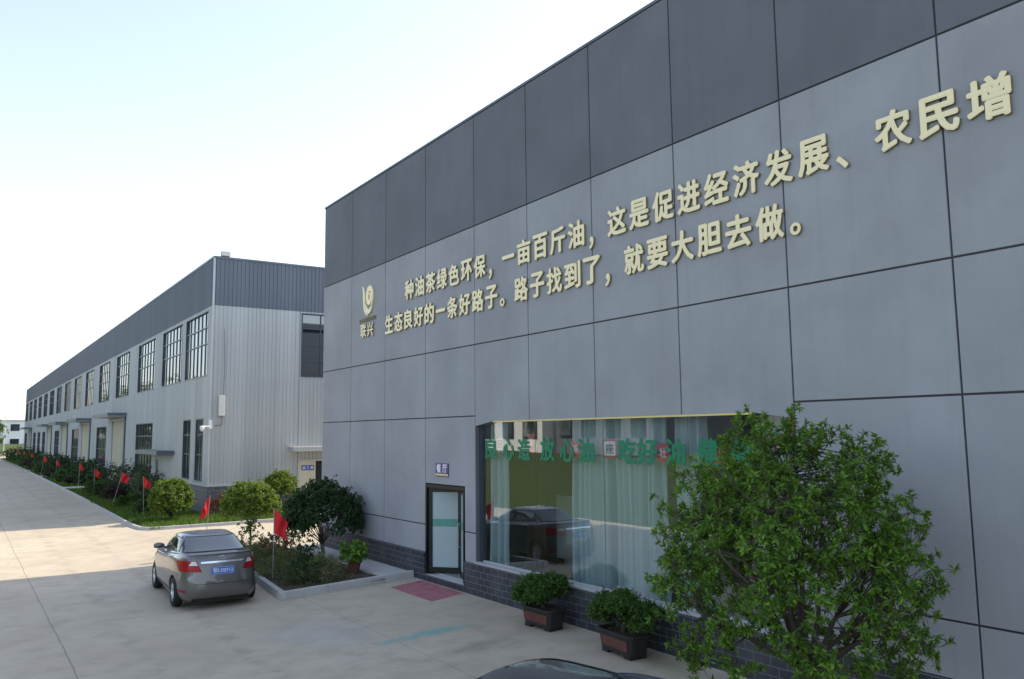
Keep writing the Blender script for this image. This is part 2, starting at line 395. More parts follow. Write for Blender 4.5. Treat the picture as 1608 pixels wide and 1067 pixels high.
#%%GROUND
# ------------------------------------------------------------------ ground
g = MB().add([(-1500, -600, -.32), (1500, -600, -.32), (1500, 3500, -.32), (-1500, 3500, -.32)], [(0, 1, 2, 3)])
tag(g.build('ground', M['field']), kind='structure')
xs = [-3.2, 4.18, 10.58, 60]; ys_ = [-30, 0, 20, 40, 80, 140, 200, 262]
y = MB().grid([[(x, yy, gz(x) if x < 11 else 0) for x in xs] for yy in ys_])
tag(y.build('concrete_yard', M['concrete']), kind='structure')
# grassy bank across the yard (seen only mirrored in the glass)
P = []
for yy in range(-60, 330, 6):
    row = []
    for x in [-3.2, -4.2, -7, -10, -14, -18, -24, -40, -80]:
        h = -.2 if x > -3.5 else (0.02 if x > -5 else min(2.3, .05+(-x-4.2)*.22) + .25*math.sin(yy*.13+x*.4))
        row.append((x, yy, h))
    P.append(row)
tag(MB().grid(P).build('grass_bank', M['field'], smooth=True), kind='structure')

# kerbs --------------------------------------------------------------
def kerb_run(path, w, h, inside, seglen=1.0):
    """a kerb of separate stones butted along a polyline; inside = side (+1 left / -1 right) it widens to"""
    mb = MB()
    for (a, b) in zip(path[:-1], path[1:]):
        a, b = Vector(a), Vector(b); d = b-a; L = d.length; d.normalize(); nrm = Vector((-d.y, d.x))*inside
        n = max(1, round(L/seglen))
        for i in range(n):
            p = a+d*(L*i/n+.006); q = a+d*(L*(i+1)/n-.006)
            v = []
            for pt in (p, q):
                z0 = gz(pt.x)-.02
                for (o, zz) in ((0, z0), (0.012, gz(pt.x)+h-.012), (.024, gz(pt.x)+h), (w-.012, gz(pt.x)+h), (w, gz(pt.x)+h-.012), (w, z0)):
                    r = pt+nrm*o; v.append((r.x, r.y, zz))
            mb.add(v, [(0,1,7,6),(1,2,8,7),(2,3,9,8),(3,4,10,9),(4,5,11,10),(0,5,4,3,2,1),(6,7,8,9,10,11)])
    return mb
KL = [(6.70, 39.0), (6.62, 40.0), (6.6, 42), (6.72, 50), (6.85, 62), (6.92, 71.6)]
tag(kerb_run(KL, .14, .13, -1).build('kerb', M['kerb']), kind='structure')
tag(kerb_run([(6.95, 74.2), (7.0, 95.6)], .14, .13, -1, 1.2).build('kerb', M['kerb']), kind='structure')
tag(kerb_run([(7.03, 98.2), (7.06, 113.8)], .14, .13, -1, 1.5).build('kerb', M['kerb']), kind='structure')
tag(kerb_run([(7.08, 116.8), (7.13, 193)], .14, .13, -1, 2).build('kerb', M['kerb']), kind='structure')
tag(kerb_run([(6.70, 39.0), (6.9, 38.55), (7.3, 38.25), (8.6, 37.95), (10.06, 37.5), (14.4, 37.0)], .14, .13, 1).build('kerb', M['kerb']), kind='structure')
tag(kerb_run([(6.70, 20.17), (10.52, 20.53)], .16, .19, 1, 1.27).build('kerb', M['kerb']), kind='structure')
tag(kerb_run([(6.70, 20.17), (6.95, 23.07), (7.3, 29.6)], .16, .19, -1, 1.1).build('kerb', M['kerb']), kind='structure')
# bed soil, apron, lawn soil
def sheet(pts, z, name, mat):
    mb = MB().add([(p[0], p[1], (z(p[0], p[1]) if callable(z) else z)) for p in pts], [tuple(range(len(pts)))])
    return tag(mb.build(name, mat), kind='structure')
bedz = lambda x, y: gz(x)+.09
P = []
for i in range(15):
    row = []; yy = 20.4+(29.8-20.4)*i/14
    for j in range(9):
        x0 = 6.86+(yy-20.4)*.065; x = x0+(9.62-x0)*j/8
        row.append((x, yy, gz(x)+.10+.05*math.sin(x*3+yy)*math.sin(yy*1.7)))
    P.append(row)
tag(MB().grid(P).build('bed_soil', M['soil'], smooth=True), kind='structure')
MBa = MB().box(9.62, 10.55, 20.72, 27.9, -.1, .13)
tag(MBa.build('apron', M['apron'], bevel=.01), kind='structure')
P = []
for yy in [38.15, 40, 42.55]:
    P.append([(x, yy+ (.25 if yy < 39 and x < 8 else 0), .03+gz(x)*.6) for x in (7.2 if yy < 39 else 6.72, 8.6, 10.4, 12.5, 14.4)])
tag(MB().grid(P).build('lawn', M['turf']), kind='structure')
P = []
for yy in np.linspace(42.55, 71.5, 8): P.append([(x, yy, .0+gz(x)*.5+.02) for x in (6.74+(yy-42)*.0075, 8.5, 10.42)])
tag(MB().grid(P).build('lawn', M['turf']), kind='structure')
for (a, b) in ((74.3, 95.5), (98.3, 113.7), (116.9, 193)):
    P = [[(x, yy, .0+gz(x)*.5+.02) for x in (7.05, 8.5, 10.42)] for yy in np.linspace(a, b, 6)]
    tag(MB().grid(P).build('lawn', M['turf']), kind='structure')
for (a, b) in ((71.75, 74.05), (95.75, 98.05), (113.95, 116.65)):
    tag(MB().box(6.95, 10.3, a, b, -.12, .045).build('path', M['apron']), kind='structure')
# grass blades on the lawn
def grass(rects, name, hmin, hmax, mat, clump=.0):
    V, F = [], []
    for (x0, x1, y0, y1, n, zf) in rects:
        xx = NR.uniform(x0, x1, n); yy = NR.uniform(y0, y1, n)
        for x, y2 in zip(xx, yy):
            d = .5+.5*math.sin(x*2.1+1.3*math.sin(y2*1.1))*math.sin(y2*1.7+x)
            h = (hmin+(hmax-hmin)*NR.rand()**1.6)*(.65+.6*d); a = NR.rand()*6.283; w = .008+.012*NR.rand()
            w *= (1+y2/60.); ln = NR.rand()*.6*h; z = zf(x)
            n0 = len(V); ca, sa = math.cos(a), math.sin(a)
            V += [(x-ca*w, y2-sa*w, z), (x+ca*w, y2+sa*w, z), (x-sa*ln, y2+ca*ln, z+h)]; F.append((n0, n0+1, n0+2))
    mb = MB(); mb.v = V; mb.f = F
    return tag(mb.build(name, mat, fixn=False), kind='stuff')
zf = lambda x: .02+gz(x)*.5
tag(grass([(7.0, 14.3, 38.2, 42.4, 11000, zf), (6.8, 10.3, 42.4, 56, 11000, zf), (6.95, 10.3, 56, 71.5, 7000, zf)], 'grass', .05, .22, M['grass']), 'short green grass along the kerb beside the pale metal hall', 'grass')
tag(grass([(7.1, 10.3, 74.3, 95.5, 4000, zf), (7.1, 10.3, 98.3, 113.7, 2500, zf), (7.1, 10.3, 117, 190, 4000, zf)], 'grass', .08, .25, M['grass']), 'far stretch of grass strip behind the little side paths', 'grass')

#%%OFFICE
# ------------------------------------------------------------------ front building
X0 = 10.586
YS = [27.72, 25.22, 22.62, 20.02, 17.4, 15.07, 12.75, 10.39, 8.03, 5.48, 3.0, .5, -2, -4.5, -7, -9.5]
office = thing('office_building', 'large grey panelled building with dark top band and slate brick base', 'building', (X0, 12, 0))
OX, OY = X0, 12
def OB(mb, name, mat, parent=office, **k):
    mb.v = [(a-OX, b-OY, c) for (a, b, c) in mb.v]; return mb.build(name, mat, parent, **k)
G2 = .014
def panel(mb, y0, y1, z0, z1, proud=.028):
    c = .006
    v = []
    for (xx, e) in ((X0+.03, 0), (X0+c, 0), (X0, c)):
        v += [(xx, y0-G2-e, z0+G2+e), (xx, y1+G2+e, z0+G2+e), (xx, y1+G2+e, z1-G2-e), (xx, y0-G2-e, z1-G2-e)]
    f = [(8, 9, 10, 11)]
    for k in (0, 4):
        for i in range(4): f.append((k+i, k+(i+1) % 4, k+4+(i+1) % 4, k+4+i))
    mb.add(v, f)
Z5, Z4, Z3, Z2, Z1, ZT = .732, 1.465, 4.316, 6.093, 9.12, 12.0
up_, lo = MB(), MB()
for i, (a, b) in enumerate(zip(YS[:-1], YS[1:])):
    panel(up_, a, b, Z1, ZT-.0)
    panel(lo, a, b, Z2, Z1)
    if not 4 <= i < 8:
        panel(lo, a, b, Z3, Z2)
        if i == 3:      # door bay: pieces round the opening 20.02..17.95
            panel(lo, a, b, 2.56, Z3); panel(lo, 17.93, b, Z4, 2.56+.028); panel(lo, 17.93, b, Z5, Z4)
        else:
            panel(lo, a, b, Z4, Z3); panel(lo, a, b, Z5, Z4)
    else:               # above the big window: lower edge steps up away from the ends
        y0, y1 = a-G2, b+G2; ch = .8
        e = [(y0, 4.07 if i == 4 else 4.18), (y1, 4.07 if i == 7 else 4.18)]
        pts = [(y0, Z2-G2), (y0, e[0][1])] + ([(y0-ch, 4.18)] if i == 4 else []) + ([(y1+ch, 4.18)] if i == 7 else []) + [(y1, e[1][1]), (y1, Z2-G2)]
        n = len(pts)
        lo.add([(X0, p, q) for p, q in pts]+[(X0+.25, p, q) for p, q in pts], [tuple(range(n)), tuple(range(2*n-1, n-1, -1))]+[(k, (k+1) % n, n+(k+1) % n, n+k) for k in range(n)])
OB(up_, 'parapet', M['dark_stucco']); OB(lo, 'wall', M['light_stucco'])
# backing behind joints, with the door and window openings left out
bk = MB(); xa, xb = X0+.022, X0+.26
yE = YS[-1]
bk.box(xa, xb, 17.42, 20.01, 2.6, 4.2); bk.box(xa, xb, 20.01, 27.70, .0, 4.2); bk.box(xa, xb, 17.39, 17.93, 0, 2.6)
bk.box(xa, xb, yE, 8.02, 0, 4.2); bk.box(xa, xb, yE, 27.70, 4.2, 11.97); bk.box(xa, xb, 8.02, 17.39, 0, .76)
OB(bk, 'wall_joint', M['joint'])
cp = MB().box(X0-.015, X0+.32, yE, 27.74, 12.0, 12.06)
OB(cp, 'roof_cap', M['dark_stucco'])
body = MB().box(xb, 40, 27.4, 27.72, 0, 11.98).box(xb, 40, yE, yE+.3, 0, 11.98).box(39.7, 40, yE+.3, 27.4, 0, 11.98)
OB(body, 'outer_wall', M['light_stucco'])
OB(MB().box(xb, 40, yE, 27.72, 11.3, 11.6), 'roof', M['dark_stucco'])
# brick base
bb = MB(); bx0 = X0-.03
bb.box(bx0, X0+.02, 20.03, 27.75, -.05, Z5); bb.box(bx0, X0+.02, 17.35, 17.93, -.05, Z5); bb.box(bx0, X0+.02, 8.05, 17.35, -.05, Z5+.02); bb.box(bx0, X0+.02, yE, 8.05, -.05, Z5)
OB(bb, 'brick_base', M['brick'])
# interior
it = MB().box(17.5, 17.7, 4, 21, .15, 5).box(xb, 17.5, 20.6, 20.8, .15, 5).box(xb, 17.5, 4.0, 4.2, .15, 5)
OB(it, 'interior_wall', M['inner'])
OB(MB().box(xb, 17.5, 4.2, 20.6, .05, .2), 'interior_floor', M['tile'])
OB(MB().box(xb, 17.5, 4.2, 20.6, 4.45, 4.6), 'interior_ceiling', M['inner'])
OB(MB().box(12.9, 13.3, 18.2, 18.62, .2, 4.4), 'column', M['wood'], bevel=.01)
# big window
win = bpy.data.objects.new('window', None); link(win, office)
OB(MB().box(X0-.05, X0+.28, 8.03, 17.4, .755, .80).box(X0+.13, X0+.20, 8.05, 17.37, .80, .835), 'sill', M['trim'], win, bevel=.006)
fr = MB().box(X0+.10, X0+.2, 17.28, 17.38, .80, 4.2).box(X0+.10, X0+.2, 8.03, 8.12, .80, 4.2).box(X0+.24, X0+.26, 8.12, 17.28, 4.2, 4.3)
OB(fr, 'frame', M['frame'], win)
rv = MB().box(X0+.003, X0+.10, 17.385, 17.398, .80, 4.06)
OB(rv, 'reveal', M['dark_stucco'], win)
ts = MB().box(X0+.002, X0+.03, 8.85, 16.6, 4.145, 4.178)
OB(ts, 'yellow_edge', M['yellow'], win)  # plain yellow strip just below the wall edge over the glass
PY = [17.28, 15.05, 12.72, 10.4, 8.12]
for a, b in zip(PY[:-1], PY[1:]):
    OB(MB().box(X0+.142, X0+.152, b+.004, a-.004, .835, 4.3), 'pane', M['glass'], win)
for b in PY[1:-1]: OB(MB().box(X0+.146, X0+.15, b-.0035, b+.0035, .835, 4.3), 'glass_joint', M['frame'], win)
# entrance door
dr = bpy.data.objects.new('door', None); link(dr, office)
fo = MB().box(X0+.0, X0+.12, 19.93, 20.0, .2, 2.55).box(X0+.0, X0+.12, 17.95, 18.02, .2, 2.55).box(X0+.0, X0+.12, 18.02, 19.93, 2.46, 2.55)
OB(fo, 'frame', M['black'], dr)
OB(MB().box(X0-.02, X0+.3, 17.95, 20.0, -.04, .17), 'threshold', M['apron'], dr)
OB(MB().box(X0-.035, X0-.02, 17.93, 20.03, -.04, .165), 'riser', M['brick'], dr)
def leaf(hy, sgn, ang, Wd, glassmat, band):
    e = bpy.data.objects.new('leaf', None); link(e, dr); e.location = (X0+.07-OX, hy-OY, 0)
    e.rotation_euler = (0, 0, ang)
    a, b = (0, -Wd) if sgn < 0 else (0, Wd)
    y0, y1 = min(a, b), max(a, b); s = .10
    fm = MB().box(-.025, .025, y0, y0+s, .22, 2.44).box(-.025, .025, y1-s, y1, .22, 2.44).box(-.025, .025, y0+s, y1-s, .22, .36).box(-.025, .025, y0+s, y1-s, 2.33, 2.44)
    fm.build('stile', M['black'], e)
    MB().box(-.008, .008, y0+s, y1-s, .36, 2.33).build('pane', glassmat, e)
    if band:
        MB().box(-.012, -.0085, y0+s, y1-s, 1.42, 1.62).build('film_band', M['green_band'], e)
    hy_ = y0+.05 if sgn < 0 else y1-.05
    MB().tube([(-.03, hy_, .95), (-.085, hy_, .97), (-.085, hy_, 1.53), (-.03, hy_, 1.55)], .014, 8).build('handle', M['chrome'], e)
leaf(19.92, -1, R(40), .93, M['frost'], True)
leaf(18.03, 1, R(-24), .93, M['frost'], True)
# plaque over the door
pq = thing('door_plaque', 'small purple plaque with white characters and yellow stripe above the glass door', 'sign', (X0-.012, 19.06, 2.95))
MB().box(-.012, .01, -.34, .34, -.17, .17).build('plate', M['purple'], pq, bevel=.003)
put_text('character', '餐', .24, .004, M['white'], (-.014, .16, .035), pq, offset=.008)
put_text('character', '厅', .24, .004, M['white'], (-.014, -.16, .035), pq, offset=.008)
MB().box(-.0135, -.012, -.34, .34, -.15, -.105).build('stripe', M['yellow'], pq)
# slogan and emblem
SZ = .62
def slogan(txt, ystart, zc, label, pitch):
    t = thing('slogan_sign', label, 'sign', (X0-.03, ystart, zc))
    for i, ch in enumerate(txt):
        dy = -(i+.5)*pitch
        if ch in '，。、':
            sz = {'，': (.14, .26, -.28), '。': (.2, .2, -.2), '、': (.2, .2, -.24)}[ch]
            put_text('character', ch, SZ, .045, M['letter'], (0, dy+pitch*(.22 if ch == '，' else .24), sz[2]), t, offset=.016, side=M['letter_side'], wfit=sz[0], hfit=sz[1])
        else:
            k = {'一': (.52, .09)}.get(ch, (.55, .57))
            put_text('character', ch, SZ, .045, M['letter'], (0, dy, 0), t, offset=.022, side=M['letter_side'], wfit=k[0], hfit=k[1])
slogan('种油茶绿色环保，一亩百斤油，这是促进经济发展、农民增', 21.24, 8.02, 'upper line of raised cream Chinese characters across the grey wall', .6425)
slogan('生态良好的一条好路子。路子找到了，就要大胆去做。', 22.56, 7.17, 'lower line of raised cream Chinese characters across the grey wall', .6345)
em = thing('emblem_sign', 'cream leaf emblem with company lettering left of the slogan lines', 'sign', (X0-.03, 23.84, 7.75))
def flat(mb, pts, d=.045):     # outline (u right, v up) -> slab on the wall
    n = len(pts); mb.add([(-d/2, -u, v) for u, v in pts]+[(d/2, -u, v) for u, v in pts], [tuple(range(n)), tuple(range(2*n-1, n-1, -1))]+[(k, (k+1) % n, n+(k+1) % n, n+k) for k in range(n)])
def bez(p, n=12):
    out = []
    for t in np.linspace(0, 1, n):
        q = [np.array(a, float) for a in p]
        while len(q) > 1: q = [a+(b-a)*t for a, b in zip(q[:-1], q[1:])]
        out.append(tuple(q[0]))
    return out
def ribbon(mb, center, widths):
    c = np.array(center); n = len(c); L, Rr = [], []
    for i in range(n):
        d = c[min(i+1, n-1)]-c[max(i-1, 0)]; d = d/max(np.linalg.norm(d), 1e-6); nn = np.array((-d[1], d[0])); w = np.interp(i/(n-1), np.linspace(0, 1, len(widths)), widths)
        L.append(c[i]+nn*w); Rr.append(c[i]-nn*w)
    for i in range(n-1): flat(mb, [tuple(L[i]), tuple(L[i+1]), tuple(Rr[i+1]), tuple(Rr[i])])
e1 = MB(); ribbon(e1, bez([(-.42, .88), (-.12, .62), (-.42, .05), (.02, -.12)], 22), [.005, .05, .075, .07, .05, .01])
e1.build('leaf_shape', M['letter'], em)
e2 = MB(); ribbon(e2, bez([(-.20, .36), (-.12, .02), (.16, -.25), (.40, .34)], 22), [.005, .06, .075, .06, .004]); e2.build('leaf_shape', M['letter'], em)
e3 = MB(); sp = []
for k in range(40):
    a = R(-60+k*13.5); r = .30*(1-k/52.); sp.append((.14+r*.82*math.cos(a), .46+r*1.15*math.sin(a)))
ribbon(e3, sp, [.02, .085, .085, .06, .04]); e3.build('swirl', M['letter'], em)
for i, ch in enumerate('LIANXING'):
    put_text('lettering', ch, .16, .03, M['letter_side'], (0, .03+.56-.16*i, -.235), em, wfit=.03 if ch == 'I' else .09, hfit=.12, offset=.004)
put_text('character', '联', .44, .04, M['letter'], (0, .30, -.58), em, offset=.012, side=M['letter_side'], wfit=.44, hfit=.44)
put_text('character', '兴', .44, .04, M['letter'], (0, -.22, -.58), em, offset=.012, side=M['letter_side'], wfit=.44, hfit=.44)
# lettering stuck on the glass
wl = thing('window_lettering', 'row of green Chinese characters stuck high on the big window', 'lettering', (X0+.138, 13, 3.52))
for ch, yc, w in (('良', 16.9, .56), ('心', 16.14, .5), ('造', 15.5, .5), ('放', 14.6, .54), ('心', 13.9, .5), ('油', 13.28, .54), ('吃', 12.0, .5), ('好', 11.45, .56), ('油', 10.72, .5), ('健', 9.95, .5), ('康', 9.2, .5)):
    put_text('character', ch, .5, .003, M['green_letter'], (0, yc-13, 0), wl, offset=.019, wfit=w, hfit=.5)
def poster(yc, zc, w, h, kind, ch, label):
    t = thing('window_poster', label, 'poster', (X0+.17, yc, zc), 0, 'posters behind the big window')
    MB().box(0, .006, -w/2, w/2, -h/2, h/2).build('sheet', M['red_paper'] if kind == 'r' else M['white'], t)
    b = .035
    fm = MB().box(-.003, -.0005, -w/2, w/2, h/2-b, h/2).box(-.003, -.0005, -w/2, w/2, -h/2, -h/2+b).box(-.003, -.0005, -w/2, -w/2+b, -h/2+b, h/2-b).box(-.003, -.0005, w/2-b, w/2, -h/2+b, h/2-b)
    if kind != 'r': fm.build('border', M['red_paper'] if kind == 'w' else M['pink_paper'], t)
    if ch: put_text('character', ch, .3, .003, M['white'] if kind == 'r' else M['plastic'] if kind == 'w' else M['red_paper'], (-.003, 0, 0), t, offset=.006, wfit=w*.6, hfit=h*.55)
    else: MB().box(-.003, -.0005, -w*.3, w*.3, -h*.1, h*.32).build('print', M['pink_paper'], t)
poster(16.54, 3.62, .3, .36, 'p', '回', 'pink bordered white poster, leftmost behind the big window')
poster(15.27, 3.64, .24, .44, 'r', None, 'narrow red poster with pink print behind the second window pane')
poster(13.66, 3.52, .34, .34, 'r', None, 'square red and pink poster just left of the large green oil character')
poster(12.55, 3.56, .42, .36, 'w', '座', 'white poster with red border and black character between the curtain folds')
poster(11.06, 3.50, .3, .34, 'r', '壮', 'red poster with a white character at the right curtain edge')
poster(9.84, 3.45, .3, .32, 'r', None, 'red poster half hidden behind the big tree crown')
# curtains
def curtain(ya, yb, label, seed, x=10.98):
    r = random.Random(seed); P = []
    n = int(abs(ya-yb)/.018); ph = r.random()*6
    cols = []
    for i in range(n+1):
        y2 = yb+(ya-yb)*i/n; u = y2*2*math.pi/.20
        q = math.sin(u+ph+1.5*math.sin(y2*3.3+ph)); cols.append((y2, .13*math.copysign(abs(q)**.8, q)*(.55+.45*math.sin(u*.21+ph*2))+.05*math.sin(u*.37+ph)))
    for zz in (.24, 1.2, 2.4, 3.6, 4.38):
        k = .6+.5*(4.4-zz)/4.2
        P.append([(x+o*k-10.98, y2-ya+.02*math.sin(zz*2+y2*3), zz) for y2, o in cols])
    mb = MB().grid(P); mb.v = [(a, b, c) for a, b, c in mb.v]
    o = mb.build('curtain', M['curtain'], smooth=True); o.location = (10.98, ya, 0)
    return tag(o, label, 'curtain', 'curtains behind the big window')
curtain(17.2, 16.5, 'narrow pale blue curtain bunched at the left end of the big window', 1)
curtain(14.0, 12.2, 'pale blue pleated curtain hanging left of the window middle, right of the dark gap', 2)
curtain(12.24, 11.2, 'pale blue curtain at the window middle beside the crown of the large tree', 5)
curtain(10.95, 10.25, 'pale blue curtain hanging behind the left part of the tree crown', 3)
curtain(9.1, 8.15, 'pale blue curtain at the right end of the big window behind the tree', 4)
# inside the room
t = thing('partition_board', 'white panel standing inside the room behind the big window', 'panel', (13.6, 17.35, .2))
MB().box(-.04, .04, -.75, .75, .05, 2.0).build('board', M['offwhite'], t, bevel=.01); MB().box(-.2, .2, -.7, -.6, 0, .05).box(-.2, .2, .6, .7, 0, .05).build('foot', M['pole'], t)
def carton(x, yy, z, w, label, rz):
    t = thing('cardboard_box', label, 'box', (x, yy, z), rz, 'boxes on the floor inside')
    MB().box(-w/2, w/2, -w/2, w/2, 0, w*.85).build('carton', M['card'], t, bevel=.006)
    MB().box(-w*.08, w*.08, -w/2-.002, w/2+.002, w*.85, w*.85+.003).build('tape', M['wood'], t)
carton(12.95, 17.55, .2, .5, 'larger brown cardboard box on the floor inside the big window', .3)
carton(12.75, 16.85, .2, .4, 'smaller brown cardboard box right of the larger box inside the window', -.2)

#%%HALL
# ------------------------------------------------------------------ long metal hall behind
XF, YC, YEN = 10.4, 42.57, 181.5
HZ = dict(brick=1.47, low=4.8, band=10.5, top=12.95)
hall = thing('factory_hall', 'long pale ribbed metal hall with blue-grey top band and many windows', 'building', (XF, YC, 0))
def HB(mb, name, mat, parent=hall, **k):
    mb.v = [(a-XF, b-YC, c) for (a, b, c) in mb.v]; return mb.build(name, mat, parent, **k)
PIT = .21
def ribs(a0, a1, depth=.032):
    """profile breakpoints (along, out)"""
    pts = [(a0, 0)]; k = math.floor(a0/PIT)-1
    while k*PIT < a1+PIT:
        for (o, d) in ((.0, 0), (.012, depth), (.042, depth), (.054, 0)):
            q = k*PIT+o
            if a0+1e-4 < q < a1-1e-4: pts.append((q, d))
        k += 1
    pts.append((a1, 0)); return pts
def sheet_side(mb, y0, y1, z0, z1, x=XF):
    pr = ribs(y0, y1); mb.grid([[(x-d, yy, z0) for yy, d in pr], [(x-d, yy, z1) for yy, d in pr]])
def sheet_end(mb, x0, x1, z0, z1, y=YC):
    pr = ribs(x0, x1); mb.grid([[(xx, y-d, z0) for xx, d in pr], [(xx, y-d, z1) for xx, d in pr]])
def cells(mb, fn, a0, a1, z0, z1, opens):
    A = sorted({a0, a1, *[o[0] for o in opens], *[o[1] for o in opens]}); 
    for p, q in zip(A[:-1], A[1:]):
        oo = sorted([(o[2], o[3]) for o in opens if o[0] <= p+1e-6 and o[1] >= q-1e-6])
        z = z0
        for (u, v) in oo:
            if u > z+1e-4: fn(mb, p, q, z, u)
            z = v
        if z < z1-1e-4: fn(mb, p, q, z, z1)
UP = [(43.35, 48.35), (49.3, 54.7)] + [(57.0+9.72*k, 57.0+9.72*k+6.1) for k in range(13)]
UPZ = (6.95, 10.36)
LOW = [(43.85, 45.4, 1.6, 4.8), (46.62, 48.3, 1.6, 4.8), (57.0, 63.0, 1.5, 4.8), (77.0, 82.8, 1.5, 4.8), (96.4, 102.3, 1.5, 4.8), (116.2, 121.8, 1.5, 4.8),
       (135.8, 140.5, 1.5, 4.8), (144.5, 149.4, 1.5, 4.8), (153.2, 158.4, 1.5, 4.8), (173.5, 179.2, 1.5, 4.8)]
GATES = [(68.0, 74.2), (87.6, 94.0), (107.0, 113.8), (126.2, 132.8), (162.5, 168.5)]
SD = (54.75, 55.75, .15, 2.45)     # small side door
op = [(a, b, *UPZ) for a, b in UP]+LOW+[(a, b, .1, 5.3) for a, b in GATES]+[SD]
w1 = MB(); cells(w1, sheet_side, YC, YEN, HZ['brick'], HZ['band'], op)
ENDW = (15.02, 17.2, 6.98, 10.42); ENDD = (14.93, 16.9, .1, 2.6)
cells(w1, sheet_end, XF, 46, HZ['brick'], HZ['band'], [ENDW, ENDD])
HB(w1, 'wall', M['sheet'])
bd = MB(); sheet_side(bd, YC, YEN, HZ['band'], HZ['top']); sheet_end(bd, XF, 46, HZ['band'], HZ['top'])
HB(bd, 'parapet', M['sheet_dark'])
ct = MB().box(XF-.05, XF+.12, YC-.05, YEN, HZ['top'], HZ['top']+.1).box(XF+.12, 46, YC-.05, YC+.12, HZ['top'], HZ['top']+.1)
HB(ct, 'roof_cap', M['sheet_dark'])
cn = MB().box(XF-.035, XF+.05, YC-.035, YC+.05, HZ['brick'], HZ['top']-.002)
HB(cn, 'corner_trim', M['trim'])
segs = [YC]+[v for gq in GATES for v in gq]+[YEN]
segs = sorted(segs+[SD[0], SD[1]])
for a, b in zip(segs[::2], segs[1::2]):
    k = a == YC
    HB(MB().box(XF-.06, XF+.05, a-(.06 if k else 0), b, -.1, HZ['brick']-.07), 'brick_base', M['block'])
    HB(MB().box(XF-.085, XF+.05, a-(.085 if k else 0), b, HZ['brick']-.07, HZ['brick']), 'base_trim', M['trim'])
for a, b in ((XF+.05, ENDD[0]-.06), (ENDD[1]+.06, 46)):
    HB(MB().box(a, b, YC-.06, YC+.05, -.1, HZ['brick']-.07), 'brick_base', M['block'])
    HB(MB().box(a, b, YC-.085, YC+.05, HZ['brick']-.07, HZ['brick']), 'base_trim', M['trim'])
HB(MB().box(XF+.3, 46, YC+.3, YEN, 12.2, 12.4), 'roof', M['sheet_dark'])
HB(MB().box(XF+1.2, XF+1.3, YC+1.2, YEN-.5, 0, 12.2).box(XF+1.3, 46, YC+1.2, YC+1.3, 0, 12.2).box(XF+.02, 46, YEN-.2, YEN, 0, 12.9).box(XF+.3, XF+1.2, YC+.3, YEN-.5, 5.7, 6.0), 'inner_wall', M['joint'])
def hall_window(a0, a1, z0, z1, cols, rows, side=True, fw_=.06):
    w = bpy.data.objects.new('window', None); link(w, hall); w.location = (0, 0, 0)
    f = MB(); p = MB()
    def bx(m, u0, u1, v0, v1, d0, d1):
        if side: m.box(XF+d0, XF+d1, u0, u1, v0, v1)
        else: m.box(u0, u1, YC+d0, YC+d1, v0, v1)
    bx(f, a0, a0+fw_, z0, z1, -.03, .12); bx(f, a1-fw_, a1, z0, z1, -.03, .12)
    bx(f, a0+fw_, a1-fw_, z0, z0+fw_, -.04, .12); bx(f, a0+fw_, a1-fw_, z1-fw_, z1, -.03, .12)
    for c in range(1, cols):
        u = a0+(a1-a0)*c/cols; bx(f, u-.03, u+.03, z0+fw_, z1-fw_, .03, .1)
    for r in rows:
        u = z0+(z1-z0)*r; bx(f, a0+fw_, a1-fw_, u-.03, u+.03, .02, .028)
    bx(p, a0+fw_*.5, a1-fw_*.5, z0+fw_*.5, z1-fw_*.5, .07, .076)
    HB(f, 'frame', M['frame'], w); HB(p, 'pane', M['fglass'], w)
for a, b in UP: hall_window(a, b, *UPZ, 6, (.5, .75))
for (a, b, c, d) in LOW: hall_window(a, b, c, d, 2 if b-a < 2 else 6, (.42, .74))
hall_window(*ENDW, 2, (.25, .5, .76), False)
for a, b in GATES:
    gt = bpy.data.objects.new('gate', None); link(gt, hall)
    m = MB(); pr = ribs(a+.1, b-.1); m.grid([[(XF+.1-d, yy, .1) for yy, d in pr], [(XF+.1-d, yy, 5.2) for yy, d in pr]])
    HB(m, 'panel', M['door_sheet'], gt)
    HB(MB().box(XF-.03, XF+.12, a, a+.1, .1, 5.3).box(XF-.03, XF+.12, b-.1, b, .1, 5.3).box(XF-.03, XF+.12, a+.1, b-.1, 5.2, 5.3), 'frame', M['trim'], gt)
    cpy = MB().box(XF-1.35, XF-.03, a-1.0, b+1.2, 5.48, 5.70)
    HB(cpy, 'canopy', M['sheet_dark'])
    HB(MB().box(XF-1.30, XF-.05, a-.95, b+1.15, 5.43, 5.48).box(XF-1.36, XF-.02, b+1.2, b+1.26, 5.46, 5.71), 'canopy_edge', M['offwhite'])
    dp = MB().tube([(XF-.12, a-.75, 5.43), (XF-.12, a-.75, 0)], .07, 8)
    HB(dp, 'downpipe', M['sheet_dark'])
cy = MB().box(XF-1.0, XF-.03, 50.3, 56.6, 2.86, 3.08); HB(cy, 'canopy', M['sheet_dark'])
HB(MB().box(XF-1.05, XF-.03, 56.6, 56.66, 2.84, 3.1), 'canopy_edge', M['offwhite'])
sdr = bpy.data.objects.new('door', None); link(sdr, hall)
HB(MB().box(XF+.04, XF+.08, SD[0]+.05, SD[1]-.05, .15, 2.4), 'leaf', M['frame'], sdr)
HB(MB().box(XF-.02, XF+.1, SD[0], SD[0]+.05, .1, 2.45).box(XF-.02, XF+.1, SD[1]-.05, SD[1], .1, 2.45), 'frame', M['trim'], sdr)
